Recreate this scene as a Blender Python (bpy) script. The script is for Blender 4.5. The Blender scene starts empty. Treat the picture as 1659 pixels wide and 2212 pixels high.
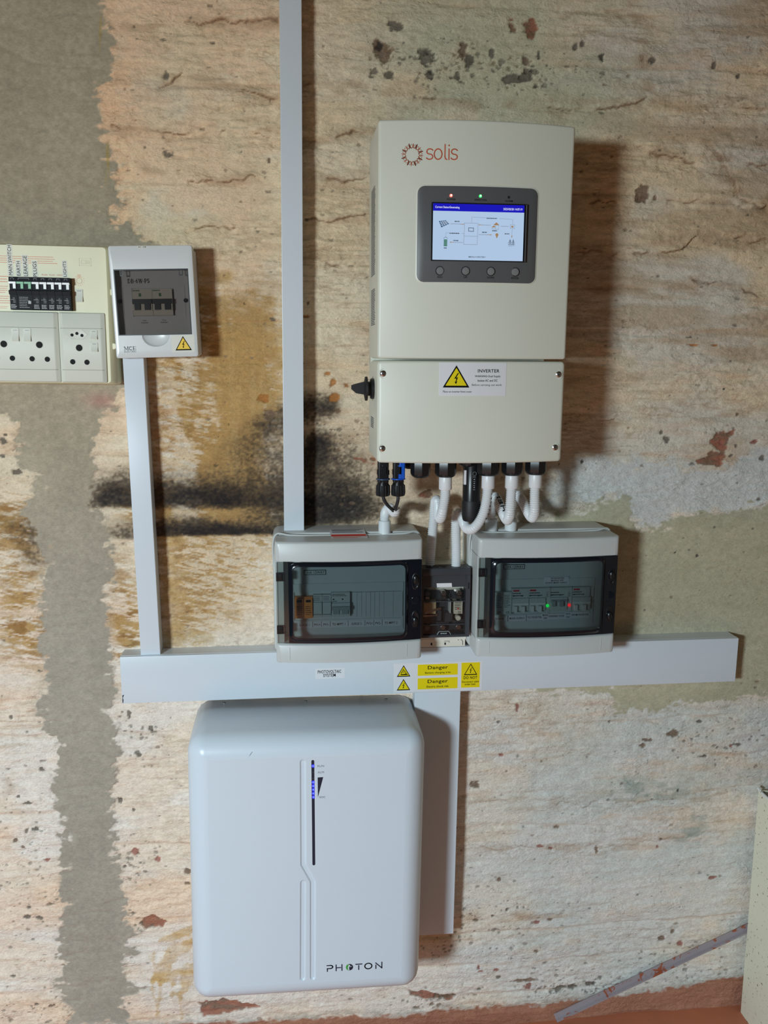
import bpy, bmesh, math, random
import numpy as np
from mathutils import Vector, Matrix

# ------------------------------------------------------------------ camera, world, lights, exposure
SC = bpy.context.scene
COL = SC.collection
CAM_Z = 1.5756
cam_data = bpy.data.cameras.new('camera')
cam = bpy.data.objects.new('camera', cam_data)
COL.objects.link(cam)
cam_data.sensor_fit = 'VERTICAL'
cam_data.sensor_height = 36.0
cam_data.lens = 36.0 * 1850.0 / 2212.0
cam_data.clip_start = 0.01
_r = Vector((0.99435595, -0.10595318, 0.00549309))
_u = Vector((0.01377308, 0.18024884, 0.98352461))
_f = Vector((0.10519769, 0.97789789, -0.18069081))
cam.matrix_world = Matrix(((_r.x, _u.x, -_f.x, 0.0), (_r.y, _u.y, -_f.y, -1.75), (_r.z, _u.z, -_f.z, CAM_Z), (0, 0, 0, 1)))
SC.camera = cam

world = bpy.data.worlds.new('world')
SC.world = world
world.use_nodes = True
bg = world.node_tree.nodes['Background']
bg.inputs['Color'].default_value = (1.0, 0.95, 0.88, 1)
bg.inputs['Strength'].default_value = 0.035

def area_light(name, loc, target, sx, sy, power, color, spread=180):
    l = bpy.data.lights.new(name, 'AREA')
    l.shape = 'RECTANGLE'
    l.size = sx; l.size_y = sy
    l.energy = power
    l.color = color
    l.spread = math.radians(spread)
    o = bpy.data.objects.new(name, l)
    COL.objects.link(o)
    o.location = loc
    d = Vector(target) - Vector(loc)
    o.rotation_euler = d.to_track_quat('-Z', 'Y').to_euler()
    return o
# daylight falling steeply in through the window opening on the left
area_light('window_light', (-1.42, -2.70, 1.60), (-1.42 + 0.171, -2.70 + 0.47, 1.60 - 0.866), 0.34, 0.42, 100, (0.76, 0.96, 1.09))
area_light('window_ground_light', (-1.42, -2.70, 1.60), (-1.25, -2.2, 2.2), 0.34, 0.42, 13, (1.0, 0.88, 0.62))

SC.view_settings.view_transform = 'Standard'
SC.view_settings.look = 'None'
SC.view_settings.gamma = 1.0
SC.view_settings.use_curve_mapping = False
SC.view_settings.exposure = 0.0

# ------------------------------------------------------------------ helpers
MM = 0.001
random.seed(7)
PI = math.pi

def lin(r, g, b):
    def f(c):
        c /= 255.0
        return c / 12.92 if c <= 0.04045 else ((c + 0.055) / 1.055) ** 2.4
    return (f(r), f(g), f(b), 1.0)

def principled(name):
    m = bpy.data.materials.new(name)
    m.use_nodes = True
    nt = m.node_tree
    return m, nt, nt.nodes['Principled BSDF']

def mat(name, rgb, rough=0.45, metal=0.0, spec=0.5, vary=0.04, scale=30.0, bump=0.0, bscale=400.0):
    """plain coloured material with a little procedural mottling"""
    m, nt, b = principled(name)
    base = lin(*rgb)
    if vary > 0:
        tc = nt.nodes.new('ShaderNodeTexCoord')
        n = nt.nodes.new('ShaderNodeTexNoise')
        n.inputs['Scale'].default_value = scale
        n.inputs['Detail'].default_value = 4
        nt.links.new(tc.outputs['Object'], n.inputs['Vector'])
        mx = nt.nodes.new('ShaderNodeMix'); mx.data_type = 'RGBA'
        mx.inputs[6].default_value = tuple(c * (1 - vary) for c in base[:3]) + (1,)
        mx.inputs[7].default_value = tuple(min(1, c * (1 + vary)) for c in base[:3]) + (1,)
        nt.links.new(n.outputs['Fac'], mx.inputs[0])
        nt.links.new(mx.outputs[2], b.inputs['Base Color'])
        if bump > 0:
            n2 = nt.nodes.new('ShaderNodeTexNoise')
            n2.inputs['Scale'].default_value = bscale
            nt.links.new(tc.outputs['Object'], n2.inputs['Vector'])
            bp = nt.nodes.new('ShaderNodeBump')
            bp.inputs['Strength'].default_value = bump
            bp.inputs['Distance'].default_value = 0.0005
            nt.links.new(n2.outputs['Fac'], bp.inputs['Height'])
            nt.links.new(bp.outputs['Normal'], b.inputs['Normal'])
    else:
        b.inputs['Base Color'].default_value = base
    b.inputs['Roughness'].default_value = rough
    b.inputs['Metallic'].default_value = metal
    b.inputs['Specular IOR Level'].default_value = spec
    return m

def glow(name, rgb, strength):
    m, nt, b = principled(name)
    b.inputs['Base Color'].default_value = (0.01, 0.01, 0.01, 1)
    b.inputs['Emission Color'].default_value = lin(*rgb)
    b.inputs['Emission Strength'].default_value = strength
    b.inputs['Roughness'].default_value = 0.3
    return m

def tinted(name, rgb, rough=0.06, gloss=1.0, haze=0.0):
    """clear tinted plastic sheet: light passes straight through it, coloured, under a glossy surface"""
    m = bpy.data.materials.new(name)
    m.use_nodes = True
    nt = m.node_tree
    nt.nodes.clear()
    out = nt.nodes.new('ShaderNodeOutputMaterial')
    tr = nt.nodes.new('ShaderNodeBsdfTransparent')
    tr.inputs['Color'].default_value = lin(*rgb)
    gl = nt.nodes.new('ShaderNodeBsdfGlossy')
    gl.inputs['Roughness'].default_value = rough
    gl.inputs['Color'].default_value = (gloss, gloss, gloss, 1)
    fr = nt.nodes.new('ShaderNodeFresnel')
    fr.inputs['IOR'].default_value = 1.45
    mx = nt.nodes.new('ShaderNodeMixShader')
    nt.links.new(fr.outputs[0], mx.inputs[0])
    nt.links.new(tr.outputs[0], mx.inputs[1])
    nt.links.new(gl.outputs[0], mx.inputs[2])
    last = mx
    if haze > 0:
        df = nt.nodes.new('ShaderNodeBsdfDiffuse')
        df.inputs['Color'].default_value = (0.30, 0.36, 0.40, 1)
        m2 = nt.nodes.new('ShaderNodeMixShader')
        m2.inputs[0].default_value = haze
        nt.links.new(mx.outputs[0], m2.inputs[1])
        nt.links.new(df.outputs[0], m2.inputs[2])
        last = m2
    nt.links.new(last.outputs[0], out.inputs['Surface'])
    return m

def catmull(pts, step):
    """smooth curve through pts, resampled at about `step` mm"""
    p = [np.array(q, float) for q in pts]
    p = [2 * p[0] - p[1]] + p + [2 * p[-1] - p[-2]]
    dense = []
    for i in range(1, len(p) - 2):
        a, b, c, d = p[i - 1], p[i], p[i + 1], p[i + 2]
        for k in range(24):
            t = k / 24
            dense.append(0.5 * ((2 * b) + (-a + c) * t + (2 * a - 5 * b + 4 * c - d) * t * t + (-a + 3 * b - 3 * c + d) * t ** 3))
    dense.append(p[-2])
    dense = np.array(dense)
    s = np.r_[0, np.cumsum(np.linalg.norm(np.diff(dense, axis=0), axis=1))]
    n = max(2, int(round(s[-1] / step)))
    t = np.linspace(0, s[-1], n + 1)
    return np.stack([np.interp(t, s, dense[:, k]) for k in range(3)], 1), t

class G:
    """collects geometry in wall millimetres (x right, z up, d out from the wall)"""
    def __init__(self):
        self.v = []; self.f = []; self.words = []
    def add(self, vs, fs):
        o = len(self.v)
        self.v += [tuple(map(float, q)) for q in vs]
        self.f += [tuple(o + i for i in q) for q in fs]
        return self
    def box(self, x0, x1, z0, z1, d0, d1):
        vs = [(x, z, d) for d in (d0, d1) for z in (z0, z1) for x in (x0, x1)]
        return self.add(vs, [(0, 1, 3, 2), (4, 6, 7, 5), (0, 4, 5, 1), (2, 3, 7, 6), (0, 2, 6, 4), (1, 5, 7, 3)])
    def ring(self, x0, x1, z0, z1, r, n, m):
        r = max(0.01, min(r, (x1 - x0) / 2 - 1e-3, (z1 - z0) / 2 - 1e-3))
        ang = [PI / 2 * k / n for k in range(n + 1)]
        xs = [x0 + r * (1 - math.cos(a)) for a in ang] + [x0 + r + (x1 - x0 - 2 * r) * k / m for k in range(1, m)] + [x1 - r * (1 - math.cos(a)) for a in ang[::-1]]
        off = [r - r * math.sin(a) for a in ang] + [0] * (m - 1) + [r - r * math.sin(a) for a in ang[::-1]]
        return [(x, z1 - o) for x, o in zip(xs, off)], [(x, z0 + o) for x, o in zip(xs, off)]
    def shell(self, rings, cap0=True, cap1=True):
        """rings: (x0,x1,z0,z1,r,d) with d a number or a function of x; lofted, closed with strip caps"""
        n = 4
        m = max([8 if callable(q[5]) else 1 for q in rings])
        allv = []
        for x0, x1, z0, z1, r, d in rings:
            t, b = self.ring(x0, x1, z0, z1, r, n, m)
            fd = d if callable(d) else (lambda x, d=d: d)
            allv.append([(x, z, fd(x)) for x, z in t] + [(x, z, fd(x)) for x, z in b[::-1]])
        L = len(allv[0]); h = L // 2
        vs = [q for a in allv for q in a]; fs = []
        for k in range(len(allv) - 1):
            for i in range(L):
                j = (i + 1) % L
                fs.append((k * L + i, k * L + j, (k + 1) * L + j, (k + 1) * L + i))
        for on, k in ((cap0, 0), (cap1, len(allv) - 1)):
            if on:
                for i in range(h - 1):
                    fs.append((k * L + i, k * L + i + 1, k * L + L - 2 - i, k * L + L - 1 - i))
        return self.add(vs, fs)
    def rbox(self, x0, x1, z0, z1, d0, d1, r=2.0, f=1.0, steps=3):
        fd = d1 if callable(d1) else (lambda x, d1=d1: d1)
        curved = callable(d1)
        rings = [(x0, x1, z0, z1, r, d0)]
        for k in range(steps + 1):
            a = PI / 2 * k / steps
            ins = f * (1 - math.cos(a)); back = f * (1 - math.sin(a))
            dd = (lambda x, back=back: fd(x) - back) if curved else d1 - back
            rings.append((x0 + ins, x1 - ins, z0 + ins, z1 - ins, max(r - ins, 0.05), dd))
        return self.shell(rings)
    def lathe(self, c, prof, axis='d', n=20, sx=1.0, sy=1.0):
        """prof: (radius, position along axis); c = centre in the other two coordinates"""
        vs = []; fs = []
        for r, p in prof:
            for k in range(n):
                a = 2 * PI * k / n
                u, w = sx * r * math.cos(a), sy * r * math.sin(a)
                if axis == 'd': vs.append((c[0] + u, c[1] + w, p))
                elif axis == 'z': vs.append((c[0] + u, p, c[1] + w))
                else: vs.append((p, c[0] + u, c[1] + w))
        for i in range(len(prof) - 1):
            for k in range(n):
                j = (k + 1) % n
                fs.append((i * n + k, i * n + j, (i + 1) * n + j, (i + 1) * n + k))
        fs.append(tuple(range(n))); fs.append(tuple((len(prof) - 1) * n + k for k in range(n)))
        return self.add(vs, fs)
    def cyl(self, c, r, p0, p1, axis='d', n=20, f=0.0):
        pr = [(r, p0), (r, p1)] if f <= 0 else [(r, p0), (r, p1 - math.copysign(f, p1 - p0)), (r - f, p1)]
        return self.lathe(c, pr, axis, n)
    def tube(self, path, rad, n=16, cap=True):
        P = np.array(path, float); N = len(P)
        T = np.gradient(P, axis=0); T /= np.linalg.norm(T, axis=1)[:, None]
        ref = np.array([0, 0, 1.0]) if abs(T[0][2]) < 0.9 else np.array([1.0, 0, 0])
        u = np.cross(T[0], ref); u /= np.linalg.norm(u)
        vs = []; fs = []
        for i in range(N):
            u = u - T[i] * np.dot(u, T[i]); u /= np.linalg.norm(u)
            w = np.cross(T[i], u)
            r = rad[i] if hasattr(rad, '__len__') else rad
            for k in range(n):
                a = 2 * PI * k / n
                vs.append(tuple(P[i] + r * (math.cos(a) * u + math.sin(a) * w)))
        for i in range(N - 1):
            for k in range(n):
                j = (k + 1) % n
                fs.append((i * n + k, i * n + j, (i + 1) * n + j, (i + 1) * n + k))
        if cap:
            fs.append(tuple(range(n))); fs.append(tuple((N - 1) * n + k for k in range(n)))
        return self.add(vs, fs)
    def plate(self, poly, d0, d1):
        """extruded outline; d0/d1 numbers or functions of x"""
        n = len(poly)
        f0 = d0 if callable(d0) else (lambda x: d0); f1 = d1 if callable(d1) else (lambda x: d1)
        vs = [(x, z, f0(x)) for x, z in poly] + [(x, z, f1(x)) for x, z in poly]
        fs = [tuple(range(n)), tuple(range(n, 2 * n))] + [(i, (i + 1) % n, n + (i + 1) % n, n + i) for i in range(n)]
        return self.add(vs, fs)
    def frame(self, outer, inner, d0, d1):
        """rectangular frame between two (x0,x1,z0,z1) rectangles"""
        a, b, c, e = outer; p, q, s, t = inner
        if p > a: self.box(a, p, c, e, d0, d1)
        if q < b: self.box(q, b, c, e, d0, d1)
        if t < e: self.box(p, q, t, e, d0, d1)
        if s > c: self.box(p, q, c, s, d0, d1)
        return self
    def line(self, pts, w, d0, d1):
        """flat strokes of width w through (x,z) points"""
        for (x0, z0), (x1, z1) in zip(pts[:-1], pts[1:]):
            L = math.hypot(x1 - x0, z1 - z0) or 1
            nx, nz = -(z1 - z0) / L * w / 2, (x1 - x0) / L * w / 2
            ex, ez = (x1 - x0) / L * w / 2, (z1 - z0) / L * w / 2
            self.plate([(x0 + nx - ex, z0 + nz - ez), (x0 - nx - ex, z0 - nz - ez), (x1 - nx + ex, z1 - nz + ez), (x1 + nx + ex, z1 + nz + ez)], d0, d1)
        return self
    def micro(self, x0, x1, z0, z1, rows, d, seed=0, h=0.55, fill=0.85):
        """rows of print too small to read: short dashes"""
        rnd = random.Random(seed)
        for i in range(rows):
            zc = z1 - (z1 - z0) * (i + 0.5) / rows
            hh = (z1 - z0) / rows * h / 2
            end = x0 + (x1 - x0) * (fill + (1 - fill) * rnd.random())
            x = x0
            while x < end - 0.3:
                w = min(rnd.uniform(0.8, 3.2) * max(0.6, hh * 1.4), end - x)
                self.add([(x, zc - hh, d), (x + w, zc - hh, d), (x + w, zc + hh, d), (x, zc + hh, d)], [(0, 1, 2, 3)])
                x += w + 0.55 * max(0.9, hh)
        return self

ORIGIN = {}
DG = None

def to_mesh(name, g, m, org, bend=None, smooth=0.6):
    me = bpy.data.meshes.new(name)
    ox, oz, od = org
    vs = g.v if bend is None else [bend(*q) for q in g.v]
    me.from_pydata([((x - ox) * MM, -(d - od) * MM, (z - oz) * MM) for x, z, d in vs], [], g.f)
    bm = bmesh.new(); bm.from_mesh(me)
    bmesh.ops.recalc_face_normals(bm, faces=bm.faces)
    bm.to_mesh(me); bm.free()
    me.polygons.foreach_set('use_smooth', [True] * len(me.polygons))
    me.set_sharp_from_angle(angle=smooth)
    if m: me.materials.append(m)
    return me

def thing(name, label, cat, org, group=None, tilt=0.0):
    o = bpy.data.objects.new(name, None)
    COL.objects.link(o)
    o.empty_display_size = 0.05
    o.location = (org[0] * MM, -org[2] * MM, org[1] * MM)
    o.rotation_euler.y = math.radians(tilt)
    o['label'] = label; o['category'] = cat
    if group: o['group'] = group
    ORIGIN[o.name] = org
    return o

def part(name, g, m, parent, label=None, bend=None, smooth=0.6):
    org = ORIGIN[parent.name]
    if g.words:                                     # every printed line of text is a part of its own
        used_v = set(); used_f = set(); last = None
        for v0, v1, f0, f1 in g.words:
            w = G(); w.v = g.v[v0:v1]; w.f = [tuple(i - v0 for i in q) for q in g.f[f0:f1]]
            last = part('lettering', w, m, parent, label, bend, smooth)
            used_f |= set(range(f0, f1))
        rest = [g.f[i] for i in range(len(g.f)) if i not in used_f]
        if not rest: return last
        ids = sorted({i for q in rest for i in q}); mp = {i: k for k, i in enumerate(ids)}
        r = G(); r.v = [g.v[i] for i in ids]; r.f = [tuple(mp[i] for i in q) for q in rest]
        return part('marking' if name == 'lettering' else name, r, m, parent, label, bend, smooth)
    o = bpy.data.objects.new(name, to_mesh(name, g, m, org, bend, smooth))
    COL.objects.link(o)
    o.parent = parent
    ORIGIN[o.name] = org
    if label: o['label'] = label
    return o

def single(name, g, m, label, cat, org, group=None, smooth=0.6):
    """a thing that is one mesh"""
    o = bpy.data.objects.new(name, to_mesh(name, g, m, org, None, smooth))
    COL.objects.link(o)
    o.location = (org[0] * MM, -org[2] * MM, org[1] * MM)
    o['label'] = label; o['category'] = cat
    if group: o['group'] = group
    ORIGIN[o.name] = org
    return o

def copy_part(src, parent, dx=0.0, dz=0.0, dd=0.0):
    """copy of a part (and its sub-parts) moved by mm"""
    c = src.copy(); COL.objects.link(c); c.parent = parent
    c.location = src.location + Vector((dx * MM, -dd * MM, dz * MM))
    ORIGIN[c.name] = ORIGIN[src.name]
    for ch in list(src.children):
        q = ch.copy(); COL.objects.link(q); q.parent = c
        ORIGIN[q.name] = ORIGIN[src.name]
    return c

_GL = {}
def glyphs(s, bold):
    """2-D outline mesh of a word in Blender's built-in font -> verts, faces, bounds"""
    key = (s, bold)
    if key not in _GL:
        cu = bpy.data.curves.new('word', 'FONT')
        cu.body = s; cu.size = 1.0; cu.resolution_u = 3; cu.offset = 0.015 if bold else 0.0
        cu.space_character = 1.08 if bold else 1.0
        o = bpy.data.objects.new('word', cu)
        COL.objects.link(o)
        dg = bpy.context.evaluated_depsgraph_get()
        me = bpy.data.meshes.new_from_object(o.evaluated_get(dg))
        v = [(q.co.x, q.co.y) for q in me.vertices]
        f = [tuple(p.vertices) for p in me.polygons]
        bpy.data.objects.remove(o); bpy.data.curves.remove(cu); bpy.data.meshes.remove(me)
        xs = [q[0] for q in v]; ys = [q[1] for q in v]
        _GL[key] = (v, f, (min(xs), max(xs), min(ys), max(ys)))
    return _GL[key]

def words(g, s, x0, x1, z0, z1, d, bold=False, turn=False, slope=0.0):
    """fit the word into the rectangle; turn=True reads upwards"""
    v, f, (a, b, c, e) = glyphs(s, bold)
    out = []
    for x, y in v:
        u, w = (x - a) / (b - a), (y - c) / (e - c)
        if turn: X, Z = x1 - (x1 - x0) * w, z0 + (z1 - z0) * u
        else: X, Z = x0 + (x1 - x0) * u, z0 + (z1 - z0) * w + slope * (x1 - x0) * u
        out.append((X, Z, d(X) if callable(d) else d))
    v0, f0 = len(g.v), len(g.f)
    g.add(out, f)
    g.words.append((v0, len(g.v), f0, len(g.f)))
    return g

def ribbed(path_pts, R, pitch=4.1, depth=0.17, rn=16):
    P, t = catmull(path_pts, pitch / 4)
    r = [R * (1 - depth * (0.5 - 0.5 * math.cos(2 * PI * q / pitch))) for q in t]
    return P, r

def bolt(cx, cz, h):
    """outline of the lightning arrow of a warning triangle, height h"""
    p = [(0.12, 0.5), (-0.20, -0.02), (0.0, 0.02), (-0.06, -0.28), (-0.16, -0.26), (-0.02, -0.5), (0.10, -0.24), (0.02, -0.27), (0.16, 0.14), (-0.02, 0.09), (0.24, 0.5)]
    return [(cx + x * h, cz + z * h) for x, z in p]

def triangle_sign(root, cx, z0, w, h, d, flash=True, battery=False, yellow=None, dk=None):
    fd = d if callable(d) else (lambda x: d)
    o = lambda k: (lambda x: fd(x) + k)
    def tri(w, h, z):
        n = 8
        xs = [cx - w / 2 + w * i / n for i in range(n + 1)]
        return [(x, z) for x in xs] + [(x, z + h * (1 - abs(x - cx) / (w / 2))) for x in xs[-2:0:-1]]
    def fan(w, h, z, k0, k1):
        g = G(); n = 8
        xs = [cx - w / 2 + w * i / n for i in range(n + 1)]
        for a, b in zip(xs[:-1], xs[1:]):
            ha, hb = [max(.02, h * (1 - abs(x - cx) / (w / 2))) for x in (a, b)]
            g.plate([(a, z), (b, z), (b, z + hb), (a, z + ha)], o(k0), o(k1))
        return g
    s = part('warning_triangle', fan(w, h, z0, 0, .15), dk or INK, root)
    k = 0.80; zc = z0 + h * 0.085
    part('warning_symbol', fan(w * k, h * k, zc, .15, .25), yellow or YELLOW, root)
    g = G()
    if flash: g.plate(bolt(cx, z0 + h * 0.40, h * 0.50), o(.25), o(.34))
    if battery:
        b = w * 0.17; zz = z0 + h * 0.20
        L = lambda p: g.line(p, w * .04, o(.25), o(.34))
        L([(cx - b, zz), (cx - b, zz + h * .2), (cx + b * .9, zz + h * .2), (cx + b * .9, zz), (cx - b, zz)])
        L([(cx - b * .6, zz + h * .26), (cx - b * .1, zz + h * .44), (cx + b * .2, zz + h * .3), (cx + b * .6, zz + h * .3)])
        g.plate([(cx - b * 1.3, zz - h * .05), (cx + b * 1.9, zz - h * .05), (cx + b * 1.5, zz + h * .06), (cx - b * 1.3, zz + h * .02)], o(.25), o(.34))
    part('warning_symbol', g, dk or INK, root)
    return s

# ------------------------------------------------------------------ materials
TRUNK_W = mat('trunking_pvc', (212, 219, 225), 0.32, vary=0.02, scale=8)
INV_W = mat('inverter_paint', (220, 221, 206), 0.38, vary=0.015, scale=12, bump=0.05, bscale=900)
BAT_W = mat('battery_paint', (211, 221, 229), 0.34, vary=0.012, scale=6)
ENC_G = mat('enclosure_plastic', (196, 199, 196), 0.36, vary=0.02, scale=14)
ENC_IN = mat('enclosure_inner', (206, 211, 209), 0.5, vary=0.02)
CREAM = mat('cream_plastic', (226, 221, 184), 0.42, vary=0.02, scale=10)
SOCK_W = mat('socket_plastic', (219, 220, 206), 0.42, spec=.22, vary=0.02, scale=15)
ACDB_W = mat('box_plastic', (215, 216, 214), 0.3, vary=0.015, scale=15)
BLACK = mat('black_plastic', (22, 23, 26), 0.32, vary=0.1)
BLACK_M = mat('black_matt', (26, 26, 28), 0.55, vary=0.1)
BRK = mat('breaker_black', (40, 42, 46), 0.6, spec=.15, vary=0.08)
DKGREY = mat('dark_grey_plastic', (58, 61, 66), 0.4, vary=0.05)
PANEL_G = mat('display_grey', (92, 93, 94), 0.42, vary=0.04)
BTN_G = mat('button_grey', (128, 129, 128), 0.3, vary=0.03)
INK = mat('black_ink', (14, 15, 18), 0.8, spec=.1, vary=0.0)
INK_B = mat('navy_ink', (26, 33, 52), 0.45, vary=0.0)
INK_G = mat('grey_ink', (104, 110, 118), 0.6, vary=0.0)
INK_S = mat('silver_ink', (176, 178, 176), 0.5, vary=0.0)
INK_R = mat('red_ink', (214, 70, 58), 0.6, vary=0.0)
INK_PR = mat('pale_red_ink', (226, 140, 110), 0.6, vary=0.0)
INK_O = mat('orange_ink', (196, 84, 44), 0.5, vary=0.0)
EMBOSS = mat('embossed_cream', (206, 202, 166), 0.4, vary=0.0)
YELLOW = mat('safety_yellow', (236, 214, 10), 0.4, vary=0.02)
PAPER = mat('label_paper', (226, 226, 228), 0.5, vary=0.01)
PAPER_C = mat('label_cream_paper', (222, 220, 206), 0.5, vary=0.01)
WHITE = mat('white_plastic', (232, 232, 228), 0.35, vary=0.02)
IVORY = mat('ivory_plastic', (214, 208, 190), 0.4, vary=0.03)
GREY_L = mat('light_grey_plastic', (196, 202, 198), 0.4, vary=0.03)
GREY_M = mat('mid_grey_plastic', (150, 158, 158), 0.4, vary=0.03)
ORANGE = mat('orange_plastic', (232, 140, 62), 0.42, vary=0.04)
GREEN_P = mat('green_plastic', (32, 150, 72), 0.35, vary=0.05)
BLUE_P = mat('blue_plastic', (20, 84, 190), 0.3, vary=0.05)
STEEL = mat('bright_steel', (190, 190, 188), 0.22, metal=1.0, vary=0.05)
HOLE = mat('dark_hole', (12, 12, 13), 0.8, vary=0.0)
FLEX = mat('flexible_pvc', (226, 229, 230), 0.36, vary=0.02)
CABLE = mat('cable_rubber', (44, 44, 48), 0.45, vary=0.05)
HEATSINK = mat('aluminium_fin', (120, 122, 124), 0.45, metal=0.6, vary=0.05)
SCREEN = glow('screen_glow', (178, 203, 232), 0.92)
SCREEN_B = glow('screen_blue', (14, 8, 190), 0.9)
SCREEN_T = glow('screen_white', (235, 240, 255), 0.9)
SCREEN_D = glow('screen_dark_line', (78, 92, 112), .75)
SCREEN_L = glow('screen_pale_line', (140, 152, 174), .8)
SCREEN_O = glow('screen_ochre', (178, 140, 96), .75)
LED_R = glow('led_red', (255, 70, 60), 6.0)
LED_RC = glow('led_red_core', (255, 200, 180), 5.0)
LED_G = glow('led_green', (40, 255, 90), 3.0)
LED_B = glow('led_blue', (36, 36, 255), 2.2)
LED_BC = glow('led_blue_core', (96, 130, 255), 2.4)
LED_G2 = glow('lamp_green', (10, 235, 80), 1.6)
LED_R2 = glow('lamp_red', (255, 30, 40), 1.6)
CLEAR = tinted('tinted_window', (209, 215, 216), 0.05, haze=0.012)
DOOR_T = tinted('tinted_door', (228, 232, 230), 0.08, haze=0.02)
DOOR_D = mat('dark_tinted_plastic', (16, 22, 30), 0.16, vary=0.05)
SMOKE = tinted('smoked_window', (216, 212, 210), 0.07, haze=0.01)
SMOKE2 = tinted('smoked_cover', (240, 239, 237), 0.07, haze=0.01)
RED_PALE = mat('faded_red_ink', (222, 120, 100), 0.7, vary=0.0)
SEAM = mat('seam_shadow_line', (120, 120, 110), 0.8, spec=.1, vary=0.0)

# ------------------------------------------------------------------ the plastered wall
# every mark below belongs to the wall itself: positions in wall millimetres (x, z)
CEMENT = [(-325,2255),(-328,2209),(-323,2170),(-324,2110),(-321,2067),(-350,2057),(-355,2028),(-346,1995),(-344,1960),(-328,1940),(-320,1912),(-338,1884),(-317,1856),(-362,1837),(-326,1824),(-304,1824),(-291,1803),(-255,1782),(-250,1754),(-295,1632),(-327,1506),(-338,1503),(-345,1463),(-381,1458),(-380,1429),(-386,1405),(-390,1371),(-399,1342),(-398,1308),(-393,1273),(-380,1250),(-377,1208),(-367,1167),(-367,1121),(-392,1101),(-387,1068),(-387,1015),(-391,981),(-380,970),(-379,924),(-376,878),(-387,832),(-375,792),(-377,753),(-387,698),(-396,650),(-388,609),(-401,560),(-388,518),(-387,464),(-389,422),(-376,392),(-382,341),(-353,313),(-385,289),(-352,256),(-388,250),(-395,220),(-384,184),(-344,168),(-387,149),(-393,118),(-385,73),(-516,84),(-525,129),(-531,161),(-554,202),(-520,208),(-519,239),(-531,283),(-520,338),(-509,401),(-518,435),(-511,484),(-508,534),(-508,591),(-518,616),(-513,696),(-505,735),(-504,774),(-530,807),(-536,857),(-521,903),(-514,929),(-520,963),(-530,981),(-520,1017),(-516,1043),(-524,1063),(-509,1084),(-508,1119),(-503,1145),(-502,1175),(-509,1190),(-512,1230),(-525,1240),(-540,1265),(-526,1282),(-516,1297),(-511,1326),(-520,1341),(-540,1360),(-543,1387),(-541,1420),(-531,1437),(-551,1461),(-567,1462),(-687,1470),(-623,2226)]
OLIVE = [(566,1242),(604,1244),(662,1270),(724,1272),(726,1246),(743,1210),(795,1203),(829,1238),(895,1240),(957,1239),(1047,1265),(1102,1246),(1144,812),(1076,811),(955,802),(817,791),(712,792),(703,833),(543,841),(507,847),(467,903),(512,1101)]
PALE = [(536,1263),(553,1343),(653,1367),(776,1351),(923,1340),(1045,1389),(1059,1236),(868,1234),(744,1210),(711,1231),(688,1272)]
BRICK = [[(896,1402),(905,1413),(915,1418),(927,1415),(948,1420),(943,1408),(936,1400),(930,1383),(932,1372),(935,1360),(926,1351),(921,1340),(912,1334),(906,1343),(881,1343),(868,1347),(865,1358),(883,1359),(890,1363),(884,1372),(897,1378),(915,1375),(904,1386),(894,1392)],[(-351,330),(-341,342),(-325,347),(-307,340),(-294,328),(-304,318),(-323,315),(-342,312)],[(418,2209),(432,2211),(445,2195),(443,2180),(429,2185),(419,2194)],[(453,2208),(474,2211),(487,2197),(478,2182),(464,2181)],[(-530,2027),(-519,2017),(-516,2005),(-521,2000),(-532,2000)],[(-537,1934),(-527,1928),(-523,1904),(-524,1887),(-524,1875),(-533,1871),(-541,1883)],[(126,1364),(145,1366),(171,1365),(171,1356),(145,1358)],[(262,1287),(276,1301),(296,1294),(301,1281),(281,1279)],[(249,114),(277,106),(310,97),(360,86),(355,74),(305,85),(261,91)],[(-229,117),(-177,127),(-135,116),(-94,94),(-157,87),(-220,81)]]
OCHRE = [[(-235,317),(-270,302),(-309,292),(-313,279),(-279,281),(-236,296)],[(-236,283),(-275,272),(-302,257),(-315,231),(-321,223),(-326,250),(-332,246),(-328,202),(-337,167),(-332,144),(-325,135),(-329,166),(-323,188),(-318,170),(-323,135),(-328,95),(-323,94),(-313,147),(-306,173),(-288,181),(-290,141),(-286,140),(-284,180),(-270,197),(-267,170),(-276,144),(-273,112),(-271,76),(-267,80),(-270,112),(-265,143),(-244,168),(-236,181),(-235,216),(-266,214),(-289,207),(-273,237),(-237,265)]]
OCHREBIG = [(-266,1685),(-167,1721),(-25,1705),(10,1580),(8,1451),(-30,1357),(6,1299),(24,1162),(-35,1053),(-201,967),(-277,969),(-288,1168),(-307,1359)]
SOOT = [(-182,1277,226,54,13,1.0),(63,1248,117,84,24,1.0),(102,1264,56,47,28,0.8),(6,1275,113,56,37,0.45),(-146,1211,216,28,8,1.0),(-239,1216,122,32,9,0.6),(55,1395,26,33,47,1.0),(38,1371,26,41,41,0.95),(-38,1437,47,24,22,0.62),(9,1465,41,28,24,0.7),(55,1470,43,24,24,0.9),(85,1477,16,18,20,0.5),(-349,1277,58,58,8,0.95),(121,1327,84,56,56,0.25),(-67,1395,66,43,37,0.35),(-515,1192,47,47,56,0.5),(-561,1240,56,33,33,0.3),(-31,1348,141,56,56,0.35),(102,1385,37,37,37,0.3)]
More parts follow.
